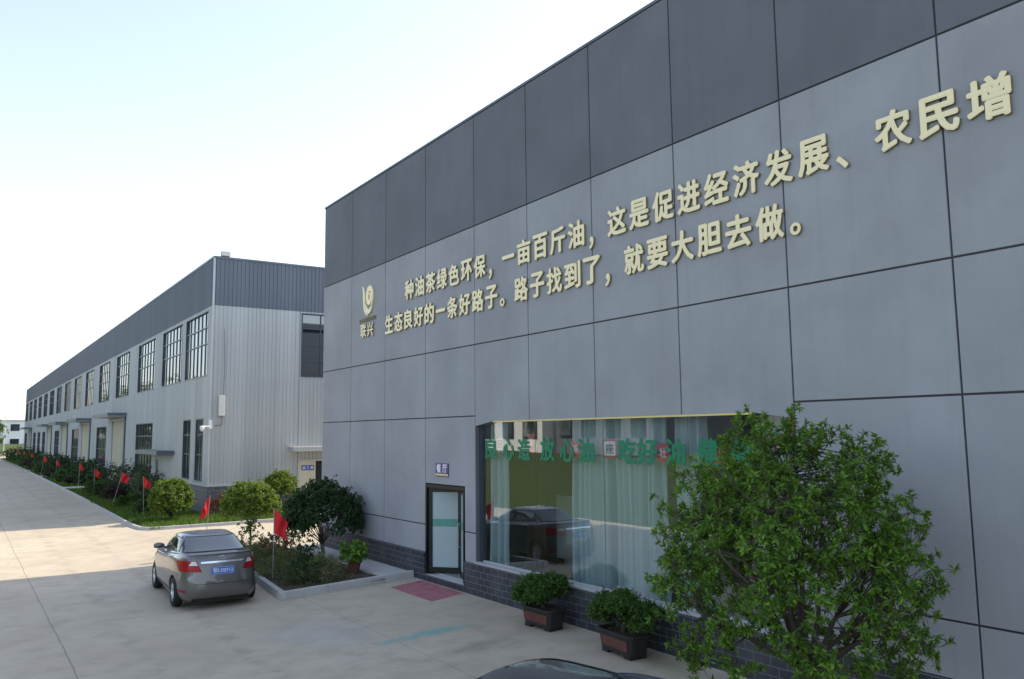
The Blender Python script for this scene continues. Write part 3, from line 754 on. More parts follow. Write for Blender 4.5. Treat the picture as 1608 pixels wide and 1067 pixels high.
# end door and its canopy
ed = bpy.data.objects.new('door', None); link(ed, hall)
HB(MB().box(ENDD[0], ENDD[0]+.07, YC-.07, YC+.1, .1, 2.6).box(ENDD[1]-.07, ENDD[1], YC-.07, YC+.1, .1, 2.6).box(ENDD[0]+.07, ENDD[1]-.07, YC-.07, YC+.1, 2.52, 2.6), 'frame', M['trim'], ed)
HB(MB().box(ENDD[0]+.07, ENDD[0]+1.0, YC+.02, YC+.06, .15, 2.52), 'leaf', M['door_sheet'], ed)
HB(MB().box(ENDD[0]+1.0, ENDD[1]-.07, YC+.6, YC+.65, .15, 2.52), 'opening', M['joint'], ed)
HB(MB().box(14.45, 17.6, YC-.75, YC-.03, 3.05, 3.25), 'canopy', M['sheet'])
HB(MB().box(14.43, 17.6, YC-.78, YC-.03, 3.25, 3.30), 'canopy_edge', M['offwhite'])
ds = thing('door_sign', 'small blue sign with white characters on the cream end door', 'sign', (15.5, YC-.0, 2.17))
MB().box(-.34, .34, 0, .018, -.13, .13).build('plate', M['navy'], ds)
for i, ch in enumerate('加工间'): put_text('character', ch, .17, .003, M['white'], (-.22+.22*i, -.002, 0), ds, basis=ON_REAR, offset=.004)
jb = thing('junction_box', 'tall pale metal box high on the hall end wall near the corner', 'box', (10.92, YC-.02, 4.9))
MB().box(-.15, .15, -.16, -.005, 0, 1.02).build('case', M['offwhite'], jb, bevel=.02); MB().tube([(.05, -.06, 0), (.05, -.06, -.45), (-.3, -.06, -.5)], .018, 6).build('cable', M['terracotta'], jb)
MB().tube([(.08, -.05, 1.02), (.12, -.03, 2.4), (.05, -.03, 4.4)], .01, 5).build('cable', M['frame'], jb)
sc_ = thing('security_camera', 'white dome security camera on an arm at the hall corner', 'camera', (10.35, YC-.1, 4.25))
MB().tube([(.1, 0, .12), (-.35, -.15, .12)], .035, 8).build('arm', M['white'], sc_)
MB().lathe([(0, .1), (.1, .09), (.11, 0), (.1, -.08), (.06, -.16), (0, -.19)], 'z', 14, (-.38, -.17, .06)).build('dome', M['white'], sc_, smooth=True)
MB().box(-.02, .13, -.06, .06, .0, .45).build('bracket', M['white'], sc_, bevel=.01)
fl = thing('floodlight', 'grey floodlight housing standing on the hall roof corner', 'lamp', (10.95, YC+.05, 13.05))
MB().box(-.22, .22, -.15, .15, .04, .28).build('housing', M['offwhite'], fl, bevel=.015); MB().box(-.04, .04, -.04, .04, -.01, .05).build('bracket', M['pole'], fl)

#%%PLANTS
# ------------------------------------------------------------------ plants
def leaves(pos, dirs, L, Wd, per, spread, seed, droop=.15):
    """whorls of leaves: numpy arrays of verts and faces; each leaf 4 verts, 2 tris"""
    r = np.random.RandomState(seed); n = len(pos)
    p = np.repeat(pos, per, 0); d = np.repeat(dirs, per, 0); N = len(p)
    rv = r.normal(size=(N, 3)); rv /= np.linalg.norm(rv, axis=1)[:, None]
    a = d*(1-spread)+rv*spread; a[:, 2] -= droop*r.rand(N); a /= np.linalg.norm(a, axis=1)[:, None]
    s = np.cross(a, r.normal(size=(N, 3))*.5+d+np.array([0, 0, .6])); s /= np.maximum(np.linalg.norm(s, axis=1), 1e-6)[:, None]
    nn = np.cross(s, a)
    l = L*(.6+.7*r.rand(N))[:, None]; w = Wd*(.7+.6*r.rand(N))[:, None]
    base = p+a*l*.08; mid = p+a*l*.5
    v = np.stack([base, mid+s*w+nn*w*.35, p+a*l-nn*l*.12, mid-s*w+nn*w*.35], 1).reshape(-1, 3)
    i = np.arange(N)*4
    f = np.stack([np.stack([i, i+1, i+2], 1), np.stack([i, i+2, i+3], 1)], 1).reshape(-1, 3)
    return v, f
def fast_mesh(name, v, f, mat, parent=None):
    me = bpy.data.meshes.new(name); me.vertices.add(len(v)); me.vertices.foreach_set('co', v.astype(np.float32).ravel())
    k = f.shape[1]; me.loops.add(f.size); me.polygons.add(len(f))
    me.loops.foreach_set('vertex_index', f.astype(np.int32).ravel()); me.polygons.foreach_set('loop_start', np.arange(0, f.size, k, dtype=np.int32))
    me.update(calc_edges=True); me.validate(); me.materials.append(mat)
    return link(bpy.data.objects.new(name, me), parent)
def crown_points(cx, cz, rx, rz, clumps, per, seed, inner=.6, sig=.2, flat_bottom=-.75, open_core=False):
    r = np.random.RandomState(seed); cl = []
    while len(cl) < clumps:
        q = r.normal(size=3); q /= np.linalg.norm(q)
        if q[2] < flat_bottom: continue
        rad = inner+(1-inner)*r.rand()**.6
        q = q*rad*(.92+.12*r.rand())
        if open_core and q[2] < -.12 and math.hypot(q[0], q[1]) < .62: continue
        cl.append(q)
    cl = np.array(cl)
    pts = np.repeat(cl, per, 0)+r.normal(size=(clumps*per, 3))*sig
    d = pts.copy(); d[:, 2] += .35; d /= np.linalg.norm(d, axis=1)[:, None]
    sc3 = np.array([rx, rx, rz]); ctr = np.array([cx[0], cx[1], cz])
    return cl*sc3+ctr, pts*sc3+ctr, d
def branches(mb, base, fork, cl, r0, r1, seed, frac=.7, wig=.05):
    r = random.Random(seed)
    mb.tube([base, ((base[0]+fork[0])/2+wig*.4, (base[1]+fork[1])/2, (base[2]+fork[2])/2), fork], [r0*1.15, r0, r0*.92], 8)
    lim = []
    order = list(range(len(cl))); r.shuffle(order)
    nmain = max(3, min(16, len(cl)//4))
    for k, i in enumerate(order[:int(len(cl)*frac)]):
        e = Vector(cl[i]); f = Vector(fork)
        if k < nmain or not lim:
            st = f; rr = r0*(.36 if nmain > 11 else .5 if nmain > 4 else .6)
        else:
            # leave from the main limb heading most nearly the same way
            best = min(lim, key=lambda q: (q[3]-e).length); j = r.randint(2, 4); st = best[j]; rr = r0*(.2 if len(cl) < 300 else .1)
        mid = st.lerp(e, .5)+Vector((r.uniform(-wig, wig), r.uniform(-wig, wig), abs(e.z-st.z)*.18*r.random()))
        q1 = st.lerp(mid, .5)+Vector((r.uniform(-wig, wig), r.uniform(-wig, wig), r.uniform(0, wig)))*.6
        q2 = mid.lerp(e, .5)+Vector((r.uniform(-wig, wig), r.uniform(-wig, wig), r.uniform(-wig, wig)))*.6
        pts = [st, q1, mid, q2, e]
        if k < nmain: lim.append(pts)
        mb.tube(pts, [rr, rr*.8, rr*.6, rr*.4, r1], 5)
def twigs(mb, cl, pts, per, frac, rad, seed):
    r = random.Random(seed)
    for i in range(len(pts)):
        if r.random() < frac:
            a = Vector(cl[i//per]); b = Vector(pts[i]); m = a.lerp(b, .5)+Vector((r.uniform(-.04, .04), r.uniform(-.04, .04), r.uniform(-.02, .05)))
            mb.tube([a, m, b], [rad, rad*.8, rad*.5], 3, False)
def tree(name, label, cat, loc, crown_z, rx, rz, trunk_r, fork_z, clumps, per, leaf, mat, seed, off=(0, 0), group=None, inner=.6, sig=.2, fb=-.75, lper=8, bark='bark', tw=.3, spread=.6, frac=.7, wig=.06, open_core=False):
    t = thing(name, label, cat, loc, 0, group)
    cl, pts, d = crown_points(off, crown_z, rx, rz, clumps, per, seed, inner, sig, fb, open_core)
    v, f = leaves(pts, d, leaf[0], leaf[1], lper, spread, seed+1)
    fast_mesh('crown' if fork_z else 'foliage', v, f, M[mat], t)
    mb = MB(); branches(mb, (0, 0, -.05), (off[0]*.3, off[1]*.3, fork_z or .08), cl, trunk_r, .004, seed+2, frac, wig)
    if tw: twigs(mb, cl, pts, per, tw, .004, seed+3)
    mb.build('trunk' if fork_z else 'stem', M[bark], t, smooth=True, fixn=False)
    return t
# large tree beside the window
tree('broadleaf_tree', 'large leafy green tree with many dark stems in front of the big window', 'tree', (8.3, 6.22, gz(8.3)), 2.3, 1.6, 1.9, .105, 1.15, 520, 5, (.082, .0145), 'leaf_tree', 22, (.0, .2), inner=.45, sig=.05, fb=-.66, lper=16, tw=1, spread=.66, frac=1, wig=.09, open_core=True)
tree('round_tree', 'dark green round-crowned small tree at the near end of the flower bed', 'tree', (9.41, 24.47, .04), 1.22, 1.12, 1.08, .06, .55, 230, 15, (.085, .024), 'leaf_dark', 31, inner=.86, sig=.085, fb=-.16, lper=9, bark='bark_pale')
tree('round_tree', 'sunlit golden-green small tree on a thin trunk behind the grey car', 'tree', (8.71, 29.58, -.05), 1.42, .93, .88, .04, .75, 150, 13, (.08, .026), 'leaf_gold', 41, inner=.84, sig=.09, fb=-.2, lper=9, bark='bark_pale')
tree('round_tree', 'sunlit pale green small tree on the lawn by the cream end door', 'tree', (13.3, 40.4, .0), 1.35, .74, .72, .04, .6, 90, 13, (.09, .03), 'leaf_gold', 51, inner=.8, sig=.11, fb=-.4)
tree('round_bush', 'round golden-green clipped bush in sun at the lawn corner', 'bush', (8.45, 41.3, -.02), 1.02, .9, .86, .05, .2, 170, 13, (.085, .028), 'leaf_gold', 61, inner=.86, sig=.085, fb=-.6)
# shrubs on the strip by the hall: x, y, height, radius, kind, label
SH = [(8.2, 46.2, .7, .55, 'leaf_mid', 'low bright green shrub at the foot of the round golden bush'),
 (9.4, 47.6, 1.0, .6, 'leaf_purple', 'dark purple shrub between the round bush and the leaning flag'),
 (9.35, 52.5, 2.3, .95, 'leaf_dull', 'tall sparse grey-green shrub beside the small side canopy'),
 (8.3, 51.2, .75, .7, 'leaf_mid', 'low yellowish-green shrub in front of the sparse grey shrub'),
 (9.5, 58.5, 2.6, 1.5, 'leaf_dark', 'large dark shrub under the first wide ground window'),
 (8.3, 57.6, .95, .8, 'leaf_purple', 'low purple shrub beside the second nearest roadside flag'),
 (7.9, 62.6, 1.1, 1.0, 'leaf_mid', 'rounded mid-green shrub behind the nearest side path'),
 (9.5, 66.0, 2.5, 1.5, 'leaf_dark', 'dark shrub right of the first cream gate'),
 (9.45, 77.0, 2.4, 1.7, 'leaf_dark', 'dark bushy shrub beside the second wide ground window'),
 (8.6, 79.5, .8, .9, 'leaf_purple', 'low purple shrub in front of the second wide ground window'),
 (8.2, 83.5, 1.2, 1.1, 'leaf_mid', 'mid-green rounded shrub before the second side path'),
 (9.5, 89.5, 2.3, 1.7, 'leaf_dark', 'dark shrub in front of the second cream gate'),
 (8.2, 93.5, 1.1, 1.0, 'leaf_purple', 'purple shrub close to the second side path'),
 (9.3, 101, 2.4, 1.9, 'leaf_dark', 'dark shrub under the third wide ground window'),
 (8.2, 105, 1.5, 1.2, 'leaf_mid', 'green shrub just past the second side path'),
 (9.4, 112, 2.4, 2.1, 'leaf_dark', 'dark shrub in front of the third cream gate'),
 (8.3, 119, 1.6, 1.4, 'leaf_purple', 'purple shrub just past the third side path'),
 (9.4, 125, 2.6, 2.3, 'leaf_dark', 'dark shrub right of the fourth cream gate'),
 (8.6, 134, 1.8, 1.7, 'leaf_mid', 'green shrub near the fourth cream gate'),
 (9.3, 143, 2.8, 2.6, 'leaf_dark', 'dark shrub before the far row of three ground windows'),
 (8.8, 156, 2.4, 2.3, 'leaf_dark', 'dark shrub near the far end of the hall'),
 (9.2, 170, 2.8, 2.7, 'leaf_dark', 'dark shrub under the farthest small canopy'),
 (8.6, 184, 2.4, 2.4, 'leaf_mid', 'green shrub at the very end of the grass strip')]
for i, (x, yy, h, r, mt, lb) in enumerate(SH):
    big = yy > 70
    h *= .8 if h > 2 else .9; r *= .86
    tree('shrub', lb, 'shrub', (x, yy, gz(x)*.5), h*.52, r, h*.5, .03, 0, 42 if not big else 36, 13 if not big else 10, (.115 if not big else .2, .032 if not big else .055), mt, 100+i*7, group='shrubs along the hall', inner=.45, sig=.2, fb=-.9, lper=7, tw=.15)
for (x, yy, h, r, lb, sd_) in ((11.0, 41.9, .95, .55, 'reddish shrub against the grey block base at the hall corner', 5), (14.4, 41.2, .9, .3, 'small red-leaved shrub beside the cream end door', 6)):
    tree('shrub', lb, 'shrub', (x, yy, .02), h*.52, r, h*.5, .02, 0, 18, 9, (.11, .03), 'leaf_red', 300+sd_, group='red shrubs by the hall end', inner=.4, sig=.25, lper=6)
# flower bed plants
BED = [(8.2, 27.6, .9, .45, 'leaf_mid', 'small green bush at the far end of the flower bed behind the red flag'),
 (9.0, 24.0, .0, 0, '', ''), (8.35, 23.1, .8, .45, 'leaf_dark', 'dark green bush in the middle of the flower bed'),
 (9.3, 28.2, .55, .6, 'leaf_purple', 'low purple plant under the far side of the dark round tree'),
 (8.5, 26.3, .6, .55, 'leaf_red', 'low reddish plant between the flag and the dark round tree'),
 (7.5, 22.9, .65, .55, 'leaf_dry', 'pale dry grassy clump beside the grey car'),
 (7.75, 24.8, .6, .5, 'leaf_dull', 'grey-green grassy plant near the red flag in the bed'),
 (7.65, 21.6, .4, .45, 'leaf_dull', 'low dull green plant at the front corner of the bed'),
 (8.35, 21.5, .75, .5, 'leaf_dry', 'feathery pale green clump at the front kerb of the bed'),
 (7.9, 21.9, .5, .4, 'leaf_dark', 'low dark plant beside the pale feathery clump'),
 (7.5, 26.9, .5, .6, 'leaf_dry', 'dry straw-coloured plant in the sunlit end of the bed')]
for i, (x, yy, h, r, mt, lb) in enumerate(BED):
    if not mt: continue
    thin = mt in ('leaf_dry', 'leaf_dull')
    tree('bed_plant', lb, 'plant', (x, yy, gz(x)+.12), h*.5, r, h*.5, .012, 0, 15, 8, (.16, .008) if thin else (.09, .026), mt, 400+i*5, group='plants in the flower bed', inner=.3 if thin else .5, sig=.24, fb=-.9, lper=7, tw=.1, spread=.55)
tag(grass([(7.0, 9.5, 20.6, 29.4, 2600, lambda x: gz(x)+.1)], 'ground_cover', .03, .16, M['leaf_dull']), 'thin low weeds over the soil of the flower bed', 'weeds')
# small pot in the bed
t = thing('flower_pot', 'round terracotta pot with a bright green plant at the bed front kerb', 'potted plant', (9.35, 21.9, .08))
MB().lathe([(0, 0), (.13, 0), (.19, .26), (.215, .27), (.215, .31), (.185, .31), (.17, .24), (0, .24)], 'z', 20).build('pot', M['terracotta'], t, smooth=False)
cl, pts, d = crown_points((0, 0), .58, .3, .3, 16, 8, 71, .3, .25, -.6)
v, f = leaves(pts, d, .13, .04, 6, .6, 72); fast_mesh('plant', v, f, M['leaf_tree'], t)
# bonsai planters
def planter(x, yy, label, seed, rz, L=.98, Wp=.5, H=.42):
    t = thing('planter', label, 'planter', (x, yy, gz(x)), rz, 'bonsai planters by the wall')
    def ring(w, l, z, n=24, e=6):
        return [(w*math.copysign(abs(math.cos(a))**(2/e), math.cos(a)), l*math.copysign(abs(math.sin(a))**(2/e), math.sin(a)), z) for a in np.linspace(0, 2*math.pi, n, endpoint=False)]
    w, l = Wp/2, L/2
    rows = [ring(.01, .01, .06), ring(w*.8, l*.86, .06), ring(w*.82, l*.88, .1), ring(w*.93, l*.95, H-.07), ring(w*1.04, l*1.02, H-.05), ring(w*1.05, l*1.03, H), ring(w*.93, l*.95, H), ring(w*.9, l*.92, H-.07), ring(.01, .01, H-.06)]
    MB().grid(rows, True).build('tub', M['pot_rim'], t)
    for s in (-1, 1): MB().box(-w*.7, w*.7, s*l*.62-.09, s*l*.62+.09, -.0, .062).build('foot', M['pot_rim'], t)
    for sx in (-1, 1):      # glazed long panels
        q = MB(); zz0, zz1 = .13, H-.11
        def xa(z): return sx*(w*(.82+.11*(z-.1)/(H-.17))+.004)
        q.add([(xa(zz0), -l*.72, zz0), (xa(zz0), l*.72, zz0), (xa(zz1), l*.76, zz1), (xa(zz1), -l*.76, zz1)]+[(xa(zz0)-sx*.02, -l*.72, zz0), (xa(zz0)-sx*.02, l*.72, zz0), (xa(zz1)-sx*.02, l*.76, zz1), (xa(zz1)-sx*.02, -l*.76, zz1)],
              [(0,1,2,3),(4,5,1,0),(5,6,2,1),(6,7,3,2),(7,4,0,3)])
        q.build('glazed_panel', M['pot_panel'], t)
    MB().grid([ring(w*.88, l*.9, H-.05), ring(.01, .01, H-.03)], True).build('soil', M['soil'], t)
    r = np.random.RandomState(seed); V, F = [], []; off = 0
    mb = MB(); mb.tube([(0, 0, H-.05), (.04, .05, H+.15), (-.02, .0, H+.3)], [.05, .04, .03], 7)
    for k in range(15):
        a = r.rand()*6.283; rr = .10+.36*r.rand()**.8; cz = H+.16+.50*r.rand()*(1-rr*.9)
        cx, cy = rr*math.cos(a)*.95, rr*math.sin(a)*1.2
        if k == 0: cx, cy, cz = -.1, .42, H+.16
        cl, pts, d = crown_points((cx, cy), cz, .20, .12, 18, 14, seed+k, .5, .3, -.5)
        v, f = leaves(pts, d, .048, .011, 8, .7, seed+50+k); V.append(v); F.append(f+off); off += len(v)
        mb.tube([(0, .02, H+.1), (cx*.5, cy*.5, (H+.15+cz)/2-.02), (cx, cy, cz)], [.022, .014, .006], 5)
    fast_mesh('foliage', np.concatenate(V), np.concatenate(F), M['leaf_bonsai'], t)
    mb.build('trunk', M['bark'], t, smooth=True, fixn=False)
planter(10.02, 13.86, 'bonsai in a dark tub with rust panels, nearer the glass door', 501, R(3))
planter(9.98, 11.4, 'bonsai in a dark tub with rust panels, beside the large tree', 551, R(-5), 1.05)
# red mat
t = thing('door_mat', 'faded red mat lying on the concrete before the glass door', 'mat', (0, 0, 0))
P = [[(x, 17.75+.0*x+yy-(x-9.45)*-.28, gz(x)+.004) for x in np.linspace(9.45, 10.5, 6)] for yy in np.linspace(-.2, 2.05, 6)]
mm = MB().grid(P); top = len(mm.v)
o = mm.build('mat_sheet', M['mat_red'], t); s_ = o.modifiers.new('thick', 'SOLIDIFY'); s_.thickness = .006; s_.offset = 1

#%%FLAGS
def flag(base, top, label, seed, side=(1, 0), fw2=.55, fh=.62, droop=.55):
    t = thing('red_flag', label, 'flag', base, 0, 'red flags on poles')
    b = Vector((0, 0, -.05)); tp = Vector(top)-Vector(base)
    MB().tube([b, b.lerp(tp, .5)+Vector((.01, .01, 0)), tp], [.014, .012, .010], 6).build('pole', M['pole'], t)
    r = random.Random(seed); ax = (tp-b).normalized(); sx = Vector((side[0], side[1], 0)).normalized(); nn = ax.cross(sx)
    P = []
    nu, nv = 16, 14
    ph = r.random()*6; k = r.uniform(1.6, 2.6)
    for j in range(nv+1):
        v = j/nv; row = []
        for i in range(nu+1):
            u = i/nu
            p = tp - ax*(fh*v+.02) + sx*(fw2*u*(1-.34*droop)) - Vector((0, 0, 1))*(droop*1.15*fw2*(u**1.1)*(1.0-.45*v))
            p += nn*(.06*math.sin(u*k*4.2+ph+v*1.4)*u**.6+.03*math.sin(v*5+ph+u*6)*u) + sx*(.025*math.sin(v*6+ph)*u)
            row.append(p)
        P.append(row)
    MB().grid(P).build('cloth', M['red'], t, smooth=True)
FL = [((7.88, 44.8, -.07), (7.72, 42.3+2.0, 1.95), 'red flag on a leaning pole left of the round golden bush', (.9, -.4), .5),
 ((7.55, 52.6, -.07), (8.0, 52.4, 1.9), 'red flag spread wide on a leaning pole, second from the lawn corner', (1, -.3), .25),
 ((7.75, 62.0, -.07), (7.7, 61.6, 1.85), 'wide red flag on an upright pole beyond the leaning one', (1, -.3), .15),
 ((7.97, 72.6, -.07), (8.0, 72.5, 1.95), 'limp red flag standing at the nearest side path', (.8, -.5), .75),
 ((7.57, 86.5, -.08), (7.6, 86, 1.95), 'limp red flag before the second side path', (.7, -.6), .8),
 ((7.35, 99.5, -.07), (7.6, 99, 2.0), 'hanging red flag just past the second side path', (.9, -.4), .6),
 ((7.7, 121, -.07), (7.8, 120, 2.0), 'limp red flag just past the third side path', (.7, -.6), .8),
 ((7.8, 137, -.05), (7.9, 137, 2.1), 'small distant red flag level with the fourth cream gate', (.9, -.4), .6),
 ((7.8, 152, -.05), (7.85, 152, 2.2), 'small distant red flag near the end of the hall', (1, -.3), .4),
 ((7.9, 172, -.05), (7.9, 172, 2.2), 'farthest visible red flag on the grass strip', (.9, -.4), .6)]
for i, (b, tp, lb, sd2, dr2) in enumerate(FL): flag(b, tp, lb, 20+i, sd2, .5 if i in (1, 2) else .4, .52, max(dr2, .6))
flag((6.98, 28.9, -.1), (7.12, 28.8, 1.92), 'sunlit red flag rising above the roof of the grey car', 3, (-.75, -.5), .46, .58, .8)
flag((7.22, 22.4, -.1), (7.2, 22.3, 1.95), 'red flag standing in the flower bed right of the grey car', 4, (1, -.25), .46, .66, .75)

#%%CARS
# ------------------------------------------------------------------ cars
LV = np.array([  # z, tilt(front+), yr, yf, w, n
 [.17, 0, -2.05, 2.05, .74, 5], [.20, 0, -2.14, 2.16, .80, 5], [.30, 0, -2.23, 2.22, .85, 5], [.45, 0, -2.265, 2.265, .878, 4.6],
 [.60, 0, -2.255, 2.26, .885, 4.4], [.75, 0, -2.235, 2.22, .882, 4.2], [.90, -.02, -2.20, 2.08, .862, 4.2], [1.00, -.05, -2.15, 1.95, .83, 4.2],
 [1.015, -.075, -2.08, 1.86, .79, 4.4], [1.03, -.075, -1.80, 1.40, .755, 5], [1.055, -.06, -1.60, 1.16, .735, 5.5], [1.15, -.03, -1.42, .94, .705, 5.5],
 [1.30, -.01, -1.12, .60, .645, 5], [1.40, 0, -.90, .36, .585, 4.5], [1.445, 0, -.74, .18, .53, 4], [1.475, 0, -.50, -.02, .42, 3.4], [1.487, 0, -.34, -.14, .2, 3], [1.49, 0, -.26, -.22, .02, 2.5]])
SK = np.arange(len(LV), dtype=float)
def pchip(x, yv, xi):
    h = np.diff(x); d = np.diff(yv)/h; m = np.zeros_like(yv); m[0] = d[0]; m[-1] = d[-1]
    for i in range(1, len(yv)-1): m[i] = 0 if d[i-1]*d[i] <= 0 else 2*d[i-1]*d[i]/(d[i-1]+d[i])
    k = int(min(max(np.searchsorted(x, xi)-1, 0), len(h)-1)); t = (xi-x[k])/h[k]
    return ((2*t**3-3*t*t+1)*yv[k]+(t**3-2*t*t+t)*h[k]*m[k]+(-2*t**3+3*t*t)*yv[k+1]+(t**3-t*t)*h[k]*m[k+1])
_c = {}
def lev(s):
    s = round(float(s), 4)
    if s not in _c: _c[s] = [pchip(SK, LV[:, j], s) for j in range(6)]
    return _c[s]
def ringpt(s, a):       # angle 0 = +x side, -90deg = rear
    z, ti, yr, yf, w, n = lev(s); yc, l = (yr+yf)/2, (yf-yr)/2
    x = w*math.copysign(abs(math.cos(a))**(2/n), math.cos(a)); yy = yc+l*math.copysign(abs(math.sin(a))**(2/n), math.sin(a))
    return Vector((x, yy, z+ti*yy))
def side(s, yy, sg):
    z, ti, yr, yf, w, n = lev(s); yc, l = (yr+yf)/2, (yf-yr)/2
    return Vector((sg*w*(max(0, 1-abs((yy-yc)/l)**n))**(1/n), yy, z+ti*yy))
def endp(s, x, sg):      # sg -1 rear, +1 front
    z, ti, yr, yf, w, n = lev(s); yc, l = (yr+yf)/2, (yf-yr)/2
    yy = yc+sg*l*(max(0, 1-abs(x/w)**n))**(1/n); return Vector((x, yy, z+ti*yy))
def patch(fn, s0, s1, e0, e1, off, ns=8, ne=12):
    """fn(s,e) surface point; e0,e1 functions of u in 0..1; pushed out by off along the surface normal"""
    P = []; q = .004
    for i in range(ns+1):
        u = i/ns; s = s0+(s1-s0)*u; a, b = (e0(u) if callable(e0) else e0), (e1(u) if callable(e1) else e1); row = []
        for j in range(ne+1):
            e = a+(b-a)*j/ne; p = fn(s, e)
            ds = fn(s+.02, e)-fn(s-.02, e); de = fn(s, e+q)-fn(s, e-q); nn = ds.cross(de)
            nn = nn.normalized() if nn.length > 1e-9 else Vector((0, 0, 1))
            if nn.dot(p-Vector((0, p.y*.6-.1, .6))) < 0: nn = -nn
            row.append(p+nn*off)
        P.append(row)
    return MB().grid(P)
AX = (-1.31, 1.34)
def car_body_mesh(mat):
    ss = np.concatenate([np.linspace(0, 10, 51), np.linspace(10.2, 17, 30)]); na = 112
    ang = []
    for k in range(na): ang.append(2*math.pi*k/na)
    P = [[ringpt(s, a) for a in ang] for s in ss]
    mb = MB().grid(P, True); n = len(mb.v)
    mb.f.append(tuple(range(na-1, -1, -1))); mb.f.append(tuple(range(n-na, n)))
    o = mb.build('body', mat, smooth=True)
    cut = MB()
    for yy in AX:
        for sg in (-1, 1): cut.lathe([(0.001, sg*.60), (.355, sg*.60), (.365, sg*1.2), (.001, sg*1.2)], 'x', 36, (0, yy, .315))
    c = cut.build('cutter', M['plastic'])
    o.data.materials.append(M['plastic'])
    b = o.modifiers.new('b', 'BOOLEAN'); b.object = c; b.operation = 'DIFFERENCE'; b.solver = 'EXACT'
    try: b.material_mode = 'TRANSFER'
    except Exception: pass
    dg = bpy.context.evaluated_depsgraph_get(); dg.update()
    me = bpy.data.meshes.new_from_object(o.evaluated_get(dg)); me.name = 'body'
    bpy.data.objects.remove(o); bpy.data.objects.remove(c)
    return me
